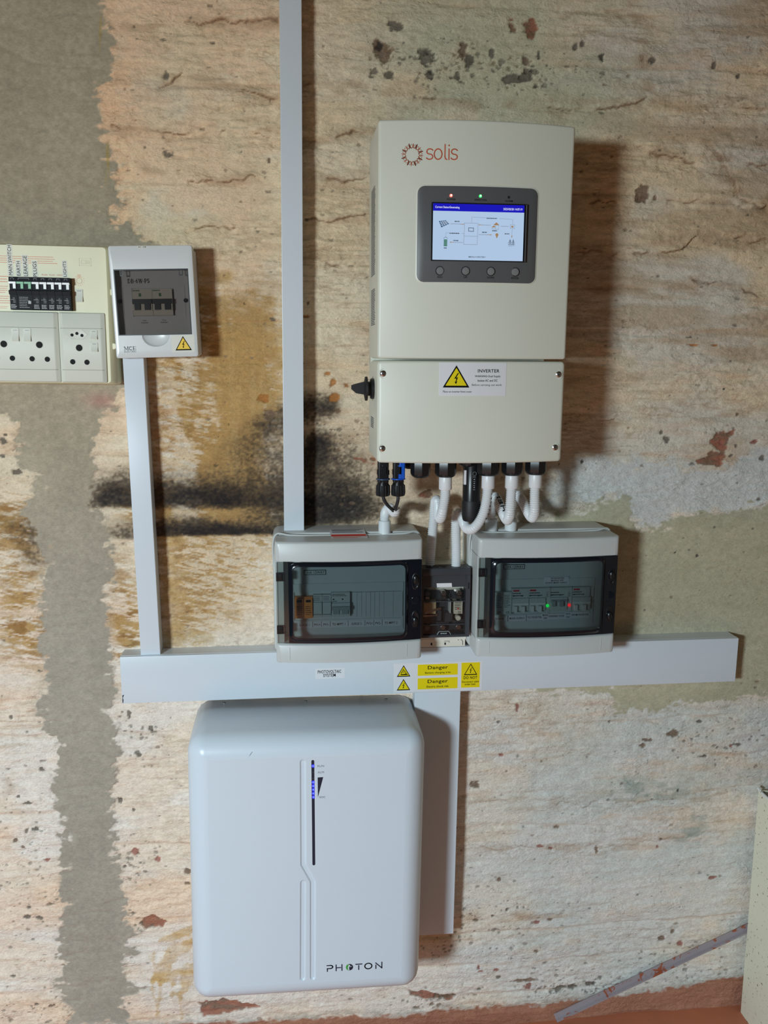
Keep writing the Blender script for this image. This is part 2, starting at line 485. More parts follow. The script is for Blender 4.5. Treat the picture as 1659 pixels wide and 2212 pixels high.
CHIPS = [(184,2148,16,17,1),(177,2155,6,8,4),(206,2191,15,9,0),(193,2103,8,6,0),(164,2104,13,9,0),(264,2140,14,15,0),(272,2106,7,8,0),(337,2153,9,13,1),(349,2135,9,11,0),(327,2106,5,7,0),(393,2148,6,11,0),(461,2138,8,8,1),(486,2149,4,11,0),(464,2113,11,13,0),(437,2105,15,9,0),(559,2167,5,8,0),(571,2171,4,7,0),(613,2148,5,8,4),(714,2149,8,9,0),(844,2143,5,7,0),(894,2126,5,6,0),(713,1901,12,15,1),(702,1889,8,7,1),(739,1893,4,6,1),(-225,2087,8,8,0),(-227,1948,11,9,0),(-38,1942,3,5,1),(796,1400,7,7,0),(782,1415,4,4,0),(85,1488,11,8,3),(82,1520,5,8,3),(73,1537,6,4,3),(110,1513,4,4,3),(94,1463,5,4,1),(-56,1488,10,8,3),(-45,1453,11,9,1),(80,1425,5,2,1),(399,621,10,8,1),(457,693,6,5,2),(489,806,4,9,2),(448,772,4,4,0),(853,725,15,8,1),(786,701,13,8,1),(796,714,15,4,1),(917,753,6,4,0),(998,690,4,6,2),(1011,693,15,3,0),(932,668,13,3,0),(705,761,4,5,0),(878,586,3,5,4),(594,507,7,4,1),(555,462,7,3,2),(580,456,6,3,2),(690,445,4,8,1),(836,446,4,4,2),(843,467,5,5,1),(976,353,13,5,2),(866,201,8,8,1),(891,214,6,6,1),(913,183,7,7,2),(555,266,6,4,2),(587,271,6,3,1),(557,190,6,5,1),(462,380,5,5,1),(481,305,3,5,0),(448,291,5,4,0),(408,283,6,4,1),(418,159,5,8,2),(423,149,7,4,2),(461,150,8,4,2),(468,128,5,4,0),(421,99,5,4,0),(526,114,25,5,1),(538,96,9,11,2),(618,84,15,8,0),(652,87,11,8,0),(692,90,15,6,0),(343,88,25,7,1),(310,69,8,8,1),(327,63,7,7,1),(272,63,8,5,1),(-593,825,4,6,0),(-539,704,7,5,0),(-570,631,9,5,0),(-590,647,5,4,0),(-559,570,8,5,0),(-579,565,4,5,0),(-603,546,5,4,1),(-589,529,5,4,1),(-541,496,8,4,2),(-585,386,4,3,0),(-564,359,8,5,0),(-590,363,7,4,0),(-528,926,5,3,0),(-309,788,6,6,0),(-352,823,4,8,0),(-337,733,6,8,0),(-381,623,5,6,0),(-353,602,3,3,0),(-355,504,8,8,2),(-307,482,9,6,2),(-243,449,7,8,1),(-245,421,5,4,1),(-554,138,8,4,1),(-630,219,5,4,0),(34,1675,5,6,1),(29,1650,7,3,3),(771,1022,2,2,0),(882,1144,3,3,4),(894,1145,2,2,0),(832,1152,2,2,4),(612,1354,3,3,4),(562,1350,2,2,4),(950,1454,3,3,1),(919,1392,4,4,2),(950,1388,5,5,0),(942,1365,6,5,0),(992,1394,8,4,2),(1016,1359,6,6,0),(964,1304,3,3,0),(1014,1268,5,4,0),(915,1508,3,3,4),(925,1566,3,3,4),(830,1614,9,3,0),(841,1599,13,2,3),(887,1599,8,2,3),(-35,1643,5,4,0),(929,1640,8,4,0),(-566,1403,8,8,0),(-570,1375,5,4,0),(-544,1342,8,5,0),(-562,1416,4,3,0),(320,1817,2,2,0)]
SPECK = [(663,92,140,40,1.0),(305,79,90,30,0.8),(464,2121,90,50,0.7),(291,2123,120,60,0.7),(378,274,200,120,0.35),(893,112,150,80,0.4),(-504,1361,70,40,0.5),(-347,473,60,60,0.7),(-373,328,30,60,0.8),(974,706,120,60,0.4),(83,1394,60,50,0.9),(121,1298,60,60,0.7),(-564,134,150,40,0.6),(-582,455,90,200,0.25),(-334,765,60,80,0.35)]
CRACKS = [[(30,2081),(122,2076),(211,2058),(301,2061),(393,2052),(522,2052),(710,2075),(788,2056),(942,2066)],[(28,1973),(122,1997),(212,2004)],[(-321,2064),(-275,2065),(-233,2067),(-207,2084),(-172,2093),(-130,2083),(-88,2068),(-19,2058)],[(-265,1917),(-213,1908),(-170,1902),(-109,1908),(-65,1907)],[(-329,1995),(-253,1993),(-176,1984),(-124,1993),(-20,1988)],[(-84,2032),(-67,2016),(-46,2004),(-15,1993)],[(-182,1816),(-138,1818),(-76,1822),(-23,1821)],[(28,1910),(86,1903),(149,1917)],[(572,1989),(696,1984),(814,1961),(970,1966)],[(572,1786),(650,1783),(777,1790),(844,1818),(984,1812)],[(576,1709),(713,1715),(833,1708)],[(558,1875),(722,1888),(859,1882),(978,1880)],[(558,1445),(649,1440),(739,1455)],[(-119,2179),(-59,2186),(-16,2184)],[(329,579),(478,577),(695,559),(985,567)],[(331,476),(481,458),(701,454),(902,466)],[(388,291),(542,286),(654,284)],[(975,1700),(892,1727),(831,1724)],[(-315,2179),(-271,2165),(-170,2177),(-16,2192)],[(-604,693),(-604,630)],[(-514,461),(-494,466),(-475,470)],[(830,2006),(872,1972),(917,1901),(978,1876)],[(670,2254),(689,2172),(701,2130),(708,2097)],[(31,1837),(85,1830),(149,1840)],[(31,1759),(94,1751),(149,1761)]]
REDBAND = [(-1054,95),(250,45),(338,51),(427,47),(495,51),(585,46),(642,56),(780,51),(884,62),(978,73),(1072,85),(1189,114)]


_RS = np.random.RandomState(11)
def vnoise(X, Z, sx, sz, seed):
    rs = np.random.RandomState(seed)
    L = rs.rand(64, 64).astype(np.float32)
    u = X / sx + rs.rand() * 50; w = Z / sz + rs.rand() * 50
    iu = np.floor(u).astype(np.int32); iw = np.floor(w).astype(np.int32)
    fu = (u - iu).astype(np.float32); fw = (w - iw).astype(np.float32)
    fu = fu * fu * (3 - 2 * fu); fw = fw * fw * (3 - 2 * fw)
    a0 = iu & 63; a1 = (iu + 1) & 63; b0 = iw & 63; b1 = (iw + 1) & 63
    return (L[a0, b0] * (1 - fu) + L[a1, b0] * fu) * (1 - fw) + (L[a0, b1] * (1 - fu) + L[a1, b1] * fu) * fw
def fbm(X, Z, sx, sz, seed, octs=4, gain=0.5):
    t = 0; a = 1; s = 0
    for k in range(octs):
        t = t + a * vnoise(X, Z, sx / 2 ** k, sz / 2 ** k, seed + 13 * k); s += a; a *= gain
    return t / s
def sstep(a, b, x):
    t = np.clip((x - a) / (b - a), 0, 1)
    return t * t * (3 - 2 * t)
def poly_sd(X, Z, poly):
    """signed distance to an outline (negative inside)"""
    d = np.full(X.shape, 1e9, np.float32); ins = np.zeros(X.shape, bool)
    n = len(poly)
    for i in range(n):
        x0, z0 = poly[i]; x1, z1 = poly[(i + 1) % n]
        ex, ez = x1 - x0, z1 - z0
        L2 = ex * ex + ez * ez
        if L2 == 0: continue
        t = np.clip(((X - x0) * ex + (Z - z0) * ez) / L2, 0, 1)
        d = np.minimum(d, (X - x0 - t * ex) ** 2 + (Z - z0 - t * ez) ** 2)
        c = (z0 > Z) != (z1 > Z)
        with np.errstate(divide='ignore', invalid='ignore'):
            ins ^= c & (X < ex * (Z - z0) / (ez if ez else 1e-9) + x0)
    d = np.sqrt(d)
    return np.where(ins, -d, d)
def line_d(X, Z, pts):
    d = np.full(X.shape, 1e9, np.float32)
    for (x0, z0), (x1, z1) in zip(pts[:-1], pts[1:]):
        ex, ez = x1 - x0, z1 - z0
        t = np.clip(((X - x0) * ex + (Z - z0) * ez) / (ex * ex + ez * ez + 1e-9), 0, 1)
        d = np.minimum(d, (X - x0 - t * ex) ** 2 + (Z - z0 - t * ez) ** 2)
    return np.sqrt(d)

def build_wall():
    STEP = 2.4
    xs = np.r_[np.arange(-1500, -720, 30), np.arange(-720, 1262, STEP), np.arange(1262, 1800, 30)]
    zs = np.r_[np.arange(-8, 2300, STEP), np.arange(2300, 2760, 25)]
    X, Z = np.meshgrid(xs, zs, indexing='ij')
    X = X.astype(np.float32); Z = Z.astype(np.float32)
    sh = X.shape
    # base lime wash over plaster, warm cream with peach and grey drifts
    f1 = fbm(X, Z, 320, 130, 1, 4); f2 = fbm(X, Z, 150, 70, 2, 4); f3 = fbm(X, Z, 60, 14, 3, 4)
    f4 = fbm(X, Z, 26, 12, 4, 3); f5 = fbm(X, Z, 9, 7, 5, 2); f6 = fbm(X, Z, 90, 10, 6, 4)
    col = np.zeros(sh + (3,), np.float32)
    C = lambda r, g, b: np.array((r, g, b), np.float32)
    def mixin(c, m):
        col[...] = col + (c - col) * m[..., None]
    # pinkish cream low on the left, greyer to the right
    zt = sstep(900, 1700, Z)[..., None]
    col[...] = C(.83, .69, .55) * (1 - zt) + C(.81, .645, .43) * zt
    mixin(C(.83, .74, .64), sstep(.40, .60, f2) * sstep(1300, 700, Z)); mixin(C(.82, .69, .50), sstep(.42, .62, f2) * sstep(1000, 1400, Z))
    mixin(C(.86, .58, .38), .5 * sstep(.52, .70, f1) * sstep(700, -300, X))
    mixin(C(.70, .66, .57), .8 * sstep(100, 700, X) * sstep(.34, .56, fbm(X, Z, 260, 160, 8, 4))); mixin(C(.72, .70, .66), .75 * sstep(240, 420, X) * sstep(900, 760, Z) * sstep(.36, .58, fbm(X, Z, 170, 90, 15, 4)))
    mixin(C(.72, .50, .33), .34 * sstep(.52, .72, f3) * sstep(.44, .62, f1))
    # brush-washed brown in the hollows of the courses
    rid = 1 - np.abs(2 * f6 - 1)
    mixin(C(.46, .33, .20), .42 * sstep(.80, .97, rid) * sstep(.40, .62, fbm(X, Z, 220, 60, 9, 3)) * sstep(200, 900, Z))
    mixin(C(.50, .36, .22), .6 * sstep(.50, .70, fbm(X, Z, 240, 40, 10, 4)) * sstep(500, 900, X + .1 * Z) * sstep(1200, 1500, Z))
    # greenish old paint at the top right
    mixin(C(.58, .58, .42), .65 * sstep(.36, .58, fbm(X, Z, 200, 110, 12, 4)) * sstep(60, 260, X) * sstep(820, 560, X) * sstep(1900, 2000, Z))
    mixin(C(.62, .66, .62), .5 * sstep(.45, .62, fbm(X, Z, 160, 90, 14, 4)) * sstep(300, 600, X) * sstep(900, 760, Z))
    # peach band by the grey cement at the top left
    mixin(C(.90, .55, .32), .75 * sstep(-210, -330, X + 60 * f2) * sstep(1600, 1800, Z) * sstep(.25, .5, f4)); mixin(C(.88, .62, .40), .55 * sstep(.48, .62, fbm(X, Z, 110, 80, 19, 4)) * sstep(120, -100, X) * sstep(1500, 1700, Z))
    disp = (f1 - .5) * 9 + (f2 - .5) * 5 + (f3 - .5) * 3.2 + (f6 - .5) * 3.4 + (f4 - .5) * 1.6 + (f5 - .5) * .8
    wr = .6 * (1 - np.abs(2 * fbm(X + 30 * f4, Z, 46, 12, 16, 3) - 1)) + .4 * (1 - np.abs(2 * fbm(X, Z, 20, 7, 17, 2) - 1))
    wm = .25 + .95 * sstep(.40, .62, fbm(X, Z, 150, 60, 18, 3))
    disp -= (wr - .72) * (3.6 + 2.4 * sstep(800, 1500, Z)) * wm
    col *= 1 - .16 * (sstep(.86, .97, wr) * wm)[..., None] * np.array((.8, 1.0, 1.15), np.float32)
    # faint brick courses under the plaster
    cz = (Z + 22 * (f1 - .5) * 2 + .012 * X) / 86.0
    course = np.abs((cz % 1.0) - .5) * 2
    cm = sstep(.35, .6, fbm(X, Z, 300, 90, 20, 3))
    groove = sstep(.80, 1.0, course) * cm
    disp -= groove * 3.2
    mixin(C(.60, .38, .24), groove * .35 * sstep(.4, .6, f3))
    # ledges and cracks
    pzm = lambda p: sum(q[1] for q in p) / len(p)
    wob = (fbm(X, Z, 30, 30, 21, 3) - .5) * 26
    for i, p in enumerate(CRACKS):
        bx = [q[0] for q in p]; bz = [q[1] for q in p]
        i0, i1 = np.searchsorted(xs, (min(bx) - 60, max(bx) + 60)); j0, j1 = np.searchsorted(zs, (min(bz) - 60, max(bz) + 60))
        s = np.s_[i0:i1, j0:j1]
        if i1 <= i0 or j1 <= j0: continue
        d = line_d(X[s], Z[s] + wob[s], p)
        br = (.08 + .92 * sstep(.50, .60, fbm(X[s], Z[s], 50, 40, 60 + i, 3))) * (1.0 if pzm(p) > 900 else .35)
        line = np.exp(-(d / 1.7) ** 2) * br
        soft = np.exp(-(d / 15) ** 2) * sstep(.38, .6, f3[s] + .2 * (f2[s] - .5))
        disp[s] -= line * 3.0
        # the plaster stands proud above the crack and falls back below it
        pz = np.interp(X[s], bx, bz) if bx == sorted(bx) else None
        if pz is not None:
            side = Z[s] + wob[s] - pz
            disp[s] += 3.0 * br * np.exp(-(side / 20) ** 2) * np.sign(side) * (np.abs(side) > 1)
        c = col[s]
        c += (C(.42, .27, .15) - c) * (soft * .42)[..., None]
        c += (C(.20, .11, .06) - c) * (line * .85)[..., None]
    # old ochre distemper showing through the white, plus some painted shade
    sd = poly_sd(X, Z + 40 * (f2 - .5), OCHREBIG)
    within = sstep(35, -55, sd + 90 * (f4 - .5))
    strk = .55 * fbm(X, Z + .25 * X, 46, 7, 31, 4) + .45 * fbm(X, Z - .1 * X, 26, 4.5, 35, 3); vst = fbm(X, Z, 7, 120, 32, 3)
    zone_hi = sstep(1190, 1250, Z)
    fz = fbm(X, Z + .2 * X, 17, 3.2, 38, 3)
    hi = fbm(X, Z, 60, 150, 33, 4) * .72 + fz * .28 + .12 * np.exp(-((X + 110 - .02 * (Z - 1500)) / 60) ** 2) + .08 * sstep(-215, -250, X) * sstep(1480, 1400, Z)
    lo = .45 * strk + .30 * fz + .25 * f1 + .06 * sstep(-60, -160, X) + .10 * sstep(-215, -255, X) - .0006 * np.maximum(0, X + 120) - .0003 * np.maximum(0, 1060 - Z)
    patch = zone_hi * sstep(.41, .53, hi) + (1 - zone_hi) * sstep(.445, .54, lo) * .9
    oc = within * np.clip(patch, 0, 1)
    mixin(C(.68, .50, .29), .5 * within)
    mixin(C(.51, .295, .09), oc * .88)
    mixin(C(.60, .40, .17), oc * .5 * sstep(.5, .7, vst))
    mixin(C(.37, .20, .07), oc * .75 * sstep(.50, .60, .5 * f4 + .5 * fz) * (.35 + .65 * sstep(-120, -240, X)))
    dk = np.exp(-((X + 140) / 100) ** 2 - ((Z - 1690) / 55) ** 2) * sstep(.36, .56, fbm(X, Z, 60, 40, 34, 4))
    mixin(C(.44, .29, .14), .8 * dk)  # dark brown patch paints in the shade beside the AC box
    mixin(C(.40, .21, .075), .65 * sstep(-225, -255, X) * sstep(-300, -285, X) * sstep(1230, 1290, Z) * sstep(1560, 1500, Z) * sstep(.3, .55, f4))  # brown strip with the short trunking's shadow painted into it
    mixin(C(.86, .80, .70), within * (1 - oc) * .5 * sstep(.5, .62, strk))
    disp -= oc * 1.2
    # smaller brown weathering at the far left
    for (cx, cz_, rx, rz, st) in ((-545, 1030, 70, 90, .9), (-560, 1240, 60, 60, .9), (-345, 1020, 40, 130, .85), (-560, 1150, 50, 70, .6), (-330, 1280, 26, 40, .8)):
        m = np.exp(-((X - cx) / rx) ** 2 - ((Z - cz_) / rz) ** 2) * st * sstep(.42, .60, .55 * fbm(X, Z, 50, 14, 37, 4) + .45 * fz)
        mixin(C(.50, .30, .11), np.clip(m * 1.5, 0, .95)); mixin(C(.30, .15, .05), np.clip(m, 0, 1) * sstep(.5, .62, f4))
    # yellow-brown wash low down by the battery's right edge
    m = np.exp(-((X - 300) / 70) ** 2 - ((Z - 262) / 34) ** 2)
    mixin(C(.56, .40, .17), .75 * m)
    # olive-grey skim coat on the right, pale lime wash above it
    sd = poly_sd(X, Z, PALE) + 60 * (f4 - .5)
    mixin(C(.66, .68, .66), .85 * sstep(14, -16, sd))
    sd = poly_sd(X, Z, OLIVE) + 44 * (f4 - .5) + 22 * (f5 - .5)
    om = sstep(4, -4, sd)
    mixin(C(.44, .41, .28), .92 * om)
    mixin(C(.52, .47, .33), .5 * om * sstep(.45, .6, f2))
    disp = disp * (1 - .55 * om) + om * .8
    # blue-green blotches near the bottom right
    for cx, cz_, rx, rz in ((930, 503, 24, 30), (915, 470, 40, 20), (820, 585, 120, 22), (760, 612, 40, 14)):
        m = np.exp(-((X - cx) / rx) ** 2 - ((Z - cz_) / rz) ** 2) * sstep(.35, .6, f4)
        mixin(C(.33, .38, .33), .8 * m)
    # soot from an old fire
    soot = np.zeros(sh, np.float32)
    for cx, cz_, rx, up, dn, st in SOOT:
        dz = Z + 10 * (f4 - .5) + 12 * (f1 - .5) - cz_
        d2 = ((X + 30 * (f2 - .5) - cx) / (rx * .85)) ** 2 + (dz / np.where(dz > 0, up * .85, dn * .85)) ** 2
        soot = 1 - (1 - soot) * (1 - st * np.exp(-d2 ** 1.25 * .62))
    grain = fbm(X, Z, 7, 5, 41, 2)
    fine = vnoise(X, Z, 4.2, 3.6, 42)
    soot *= .80 + .35 * (fbm(X, Z, 60, 18, 43, 4) - .35)
    sm = np.clip(soot * 1.0 + ((grain - .5) * .40 + (fine - .5) * .38) * sstep(.06, .4, soot) * (1 - soot * .6), 0, 1) * sstep(.02, .2, soot)
    mixin(C(.17, .115, .062), .8 * np.clip(sm * 1.7, 0, 1)); mixin(C(.02, .018, .02), .96 * sstep(.18, .98, sm) ** .9)
    f7 = fbm(X, Z, 6, 5, 71, 2)
    # gold drips, bare brick
    for p in OCHRE:
        sd = poly_sd(X, Z, p) + 9 * (f7 - .5) + 16 * (f4 - .5)
        m = sstep(3.5, -3.0, sd)
        mixin(C(.60, .37, .13), m * np.clip(.35 + 1.1 * (fbm(X + .5 * Z, Z, 40, 14, 72, 3) - .25), .3, .95)); disp += m * .5
    for i, p in enumerate(BRICK):
        bx = [q[0] for q in p]; bz = [q[1] for q in p]
        i0, i1 = np.searchsorted(xs, (min(bx) - 30, max(bx) + 30)); j0, j1 = np.searchsorted(zs, (min(bz) - 30, max(bz) + 30))
        s = np.s_[i0:i1, j0:j1]
        sd = poly_sd(X[s], Z[s], p) + 16 * (f4[s] - .5) + 9 * (f5[s] - .5)
        m = sstep(1.5, -1.5, sd)
        c = col[s]
        bc = C(.36, .13, .075) + (C(.22, .12, .075) - C(.36, .13, .075)) * sstep(.42, .6, f4[s] + .15 * (f2[s] - .5))[..., None]
        c += (bc - c) * (m * .92)[..., None]
        disp[s] -= m * (2.5 + 3 * (f5[s] - .3))
    # chips in the plaster
    PAL = (C(.15, .125, .098), C(.20, .13, .085), C(.32, .12, .09), C(.42, .17, .045), C(.05, .04, .034))
    ncl = len(CHIPS)
    chips = [tuple(q) for q in CHIPS]
    rs = np.random.RandomState(5)
    for cx, cz_, rx, rz, den in SPECK:
        for _ in range(int(den * 0.022 * rx * rz) + 4):
            r = abs(rs.normal(0, 1.2)) + .9
            chips.append((cx + rs.normal() * rx * .55, cz_ + rs.normal() * rz * .5, r * rs.uniform(1, 1.8), r, rs.choice((0, 0, 1, 4))))
    for _ in range(1500):
        r = abs(rs.normal(0, .8)) + .9
        chips.append((rs.uniform(-700, 1200), rs.uniform(30, 2280), r * rs.uniform(.8, 2.4), r, rs.choice((0, 1, 1, 4))))
    for ic, (cx, cz_, rx, rz, ci) in enumerate(chips):
        R = max(rx, rz) * 1.7 + 4
        i0, i1 = np.searchsorted(xs, (cx - R, cx + R)); j0, j1 = np.searchsorted(zs, (cz_ - R, cz_ + R))
        if i1 - i0 < 2 or j1 - j0 < 2: continue
        s = np.s_[i0:i1, j0:j1]
        d = np.sqrt(((X[s] - cx) / rx) ** 2 + ((Z[s] - cz_) / rz) ** 2) + .95 * (f7[s] - .5) + 1.2 * (f4[s] - .5)
        m = sstep(1.1, .85, d)
        c = col[s]
        c += (PAL[ci] * (.8 + .5 * f5[s][..., None]) - c) * (m * (.9 if ic < ncl else .62))[..., None]
        disp[s] -= m * min(4.0, .9 + .22 * min(rx, rz))
    # smooth grey cement chased in around the boards
    w = 22 * (f4 - .5) + 26 * (fbm(X, Z, 14, 9, 51, 3) - .5)
    sd = poly_sd(X, Z, CEMENT) + w
    cemh = sstep(2.5, -2.5, sd)
    cn = fbm(X, Z, 130, 200, 52, 4)
    cc = C(.37, .315, .225) * (.82 + .36 * cn[..., None]) * (.94 + .12 * f5[..., None])
    cc = cc + (C(.355, .308, .25) * (.85 + .3 * cn[..., None]) - cc) * (.85 * sstep(1500, 900, Z))[..., None]
    cem = cemh * (1 - .7 * sstep(.68, .74, f4) * sstep(-16, -3, sd))
    col[...] = col + (cc - col) * cem[..., None]
    rim = np.exp(-((sd - 3) / 5) ** 2) * sstep(.45, .6, f5)
    mixin(C(.20, .17, .13), rim * .3)
    sm_d = (fbm(X, Z, 160, 220, 53, 3) - .5) * 5 + (f5 - .5) * .9 - 1.2 * sstep(.9, .99, 1 - np.abs(2 * fbm(X, Z, 170, 60, 54, 3) - 1))
    disp = disp * (1 - cemh) + (sm_d + .5) * cemh
    # pink smear and mustard paint runs on the cement
    mixin(C(.42, .23, .18), .8 * np.exp(-((X + 372) / 34) ** 2 - ((Z - 1483) / 15) ** 2) * cemh)
    yr = sstep(5, 1, np.abs(X + 344 + 5 * np.sin(Z / 40))) * sstep(1880, 1900, Z) * sstep(.35, .55, fbm(X, Z, 12, 90, 55, 3))
    mixin(C(.40, .28, .07), yr * .75)
    # red oxide paint along the foot of the wall
    sd = poly_sd(X, Z, [(q[0], q[1]) for q in REDBAND] + [(1900, 60), (1900, -300), (-2000, -300)]) + 22 * (f4 - .5) + 10 * (f5 - .5)
    rb = sstep(5, -5, sd)
    mixin(C(.44, .40, .34), .7 * sstep(26, 6, sd) * (1 - rb) * sstep(.4, .55, f4))
    mixin(C(.40, .165, .095), rb * .95)
    mixin(C(.28, .11, .065), rb * .5 * sstep(.5, .66, f2))
    disp = np.clip(disp, -8, 6) - 4.5
    # fine grain in the colour
    col *= (.90 + .20 * f5[..., None]) * (.95 + .10 * f4[..., None])
    col = np.clip(col * 1.08, .005, .95)
    relief = np.clip(1 - .72 * cemh - .5 * om, .15, 1)
    # mesh
    nx, nz = sh
    co = np.stack([X * MM, -disp * MM, Z * MM], -1).reshape(-1, 3).astype(np.float32)
    me = bpy.data.meshes.new('wall_back')
    idx = np.arange(nx * nz, dtype=np.int32).reshape(nx, nz)
    q = np.stack([idx[:-1, :-1], idx[1:, :-1], idx[1:, 1:], idx[:-1, 1:]], -1).reshape(-1)
    nf = len(q) // 4
    me.vertices.add(len(co)); me.vertices.foreach_set('co', co.ravel())
    me.loops.add(len(q)); me.loops.foreach_set('vertex_index', q)
    me.polygons.add(nf); me.polygons.foreach_set('loop_start', np.arange(0, nf * 4, 4, dtype=np.int32))
    me.polygons.foreach_set('use_smooth', np.ones(nf, bool))
    me.update(calc_edges=True)
    at = me.attributes.new('plaster', 'FLOAT_COLOR', 'POINT')
    at.data.foreach_set('color', np.concatenate([col, relief[..., None].astype(np.float32)], -1).reshape(-1).astype(np.float32))
    m, nt, b = principled('old_plaster')
    a = nt.nodes.new('ShaderNodeAttribute'); a.attribute_name = 'plaster'
    tc = nt.nodes.new('ShaderNodeTexCoord')
    mp = nt.nodes.new('ShaderNodeMapping'); mp.inputs['Scale'].default_value = (1, 1, 1.7)
    nt.links.new(tc.outputs['Object'], mp.inputs['Vector'])
    n1 = nt.nodes.new('ShaderNodeTexNoise'); n1.inputs['Scale'].default_value = 190; n1.inputs['Detail'].default_value = 6; n1.inputs['Roughness'].default_value = .62
    n2 = nt.nodes.new('ShaderNodeTexNoise'); n2.inputs['Scale'].default_value = 75; n2.inputs['Detail'].default_value = 6; n2.inputs['Distortion'].default_value = 1.0
    n3 = nt.nodes.new('ShaderNodeTexNoise'); n3.inputs['Scale'].default_value = 11; n3.inputs['Detail'].default_value = 3; nt.links.new(mp.outputs[0], n3.inputs['Vector'])
    mr3 = nt.nodes.new('ShaderNodeMapRange'); mr3.inputs[1].default_value = .46; mr3.inputs[2].default_value = .66; mr3.inputs[3].default_value = .05; mr3.inputs[4].default_value = 1.9; nt.links.new(n3.outputs['Fac'], mr3.inputs[0])
    nt.links.new(mp.outputs[0], n1.inputs['Vector']); nt.links.new(mp.outputs[0], n2.inputs['Vector'])
    rmp = nt.nodes.new('ShaderNodeMapRange'); rmp.inputs[1].default_value = .30; rmp.inputs[2].default_value = .62; rmp.inputs[3].default_value = .86; rmp.inputs[4].default_value = 1.07
    nt.links.new(n1.outputs['Fac'], rmp.inputs[0])
    mx = nt.nodes.new('ShaderNodeMix'); mx.data_type = 'RGBA'; mx.blend_type = 'MULTIPLY'; mx.inputs[0].default_value = 1
    nt.links.new(a.outputs['Color'], mx.inputs[6]); nt.links.new(rmp.outputs[0], mx.inputs[7])
    nt.links.new(mx.outputs[2], b.inputs['Base Color'])
    ad = nt.nodes.new('ShaderNodeMath'); ad.operation = 'ADD'
    nt.links.new(n1.outputs['Fac'], ad.inputs[0]); iv = nt.nodes.new('ShaderNodeMath'); iv.operation = 'MULTIPLY'; nt.links.new(mr3.outputs[0], iv.inputs[1])
    nt.links.new(n2.outputs['Fac'], iv.inputs[0]); nt.links.new(iv.outputs[0], ad.inputs[1])
    bp = nt.nodes.new('ShaderNodeBump'); bp.inputs['Strength'].default_value = .9; bp.inputs['Distance'].default_value = .0042
    ml = nt.nodes.new('ShaderNodeMath'); ml.operation = 'MULTIPLY'; ml.inputs[1].default_value = .72
    nt.links.new(a.outputs['Alpha'], ml.inputs[0]); nt.links.new(ml.outputs[0], bp.inputs['Strength'])
    nt.links.new(ad.outputs[0], bp.inputs['Height']); nt.links.new(bp.outputs['Normal'], b.inputs['Normal'])
    b.inputs['Roughness'].default_value = .9
    b.inputs['Specular IOR Level'].default_value = .2
    me.materials.append(m)
    o = bpy.data.objects.new('wall_back', me); COL.objects.link(o)
    o['kind'] = 'structure'; o['label'] = 'old plastered wall with peeling lime wash, soot marks and grey cement patches'
    return o
build_wall()

def structure(name, x0, x1, y0, y1, z0, z1, m, label):
    me = bpy.data.meshes.new(name)
    v = [(x, y, z) for z in (z0, z1) for y in (y0, y1) for x in (x0, x1)]
    me.from_pydata(v, [], [(0, 2, 3, 1), (4, 5, 7, 6), (0, 1, 5, 4), (2, 6, 7, 3), (0, 4, 6, 2), (1, 3, 7, 5)])
    me.materials.append(m)
    o = bpy.data.objects.new(name, me); COL.objects.link(o)
    o['kind'] = 'structure'; o['label'] = label
    return o
FLOOR_M = mat('red_oxide_floor', (188, 116, 84), 0.55, vary=0.25, scale=9, bump=0.6, bscale=60)
CEIL_M = mat('ceiling_board', (120, 108, 92), 0.8, vary=0.08, scale=4)
structure('floor', -1.5, 1.8, -3.6, 0.02, -0.08, 0.0, FLOOR_M, 'red oxide painted concrete floor')
structure('ceiling', -1.5, 1.8, -2.4, 0.02, 2.74, 2.80, CEIL_M, 'unseen dull brown ceiling added to block light from above')  # out of view, added to keep world light off from above
structure('wall_right', 1.8, 1.9, -2.4, 0.02, -0.02, 2.80, mat('side_wall_plaster', (150, 132, 108), 0.9, vary=0.1, scale=5), 'unseen plastered side wall added to shape the fill light')  # out of view, added to shape the fill light

# ------------------------------------------------------------------ white trunking
def trunking(name, label, x0, x1, z0, z1, D, along, tilt=0.0, org=None):
    org = org or ((x0 + x1) / 2, z0, 0)
    t = thing(name, label, 'trunking', org, None, tilt)
    part('trunking_base', G().box(x0 + .8, x1 - .8, z0 + .3, z1 - .3, -5, D - 12), TRUNK_W, t)
    if along == 'x':
        lid = G().rbox(x0, x1, z0, z1, D - 13, D, r=.6, f=1.0, steps=2)
        lid.box(x0 + .5, x1 - .5, z1 - .2, z1 + .25, D - 12.5, D - 10)
    else:
        lid = G().rbox(x0, x1, z0, z1, D - 13, D, r=.6, f=1.0, steps=2)
    part('trunking_lid', lid, TRUNK_W, t)
    return t

HT = trunking('cable_trunking', 'long wide white horizontal cable trunking with yellow danger stickers', -355, 968, 868, 968, 45, 'x')
trunking('cable_trunking', 'tall narrow white vertical trunking running up out of sight from the enclosure with orange modules', -19.2, 21.1, 1223.5, 2738, 45, 'z', .38, (1, 1226, 0))
trunking('cable_trunking', 'short white vertical trunking hanging below the small tinted AC box', -314.5, -275.2, 968.4, 1567.5, 37, 'z', -.70, (-293, 969, 0))
trunking('cable_trunking', 'wide white vertical trunking below the long trunking, beside the big white battery', 252, 351, 287, 867.6, 42, 'z', .38, (302, 867.6, 0))

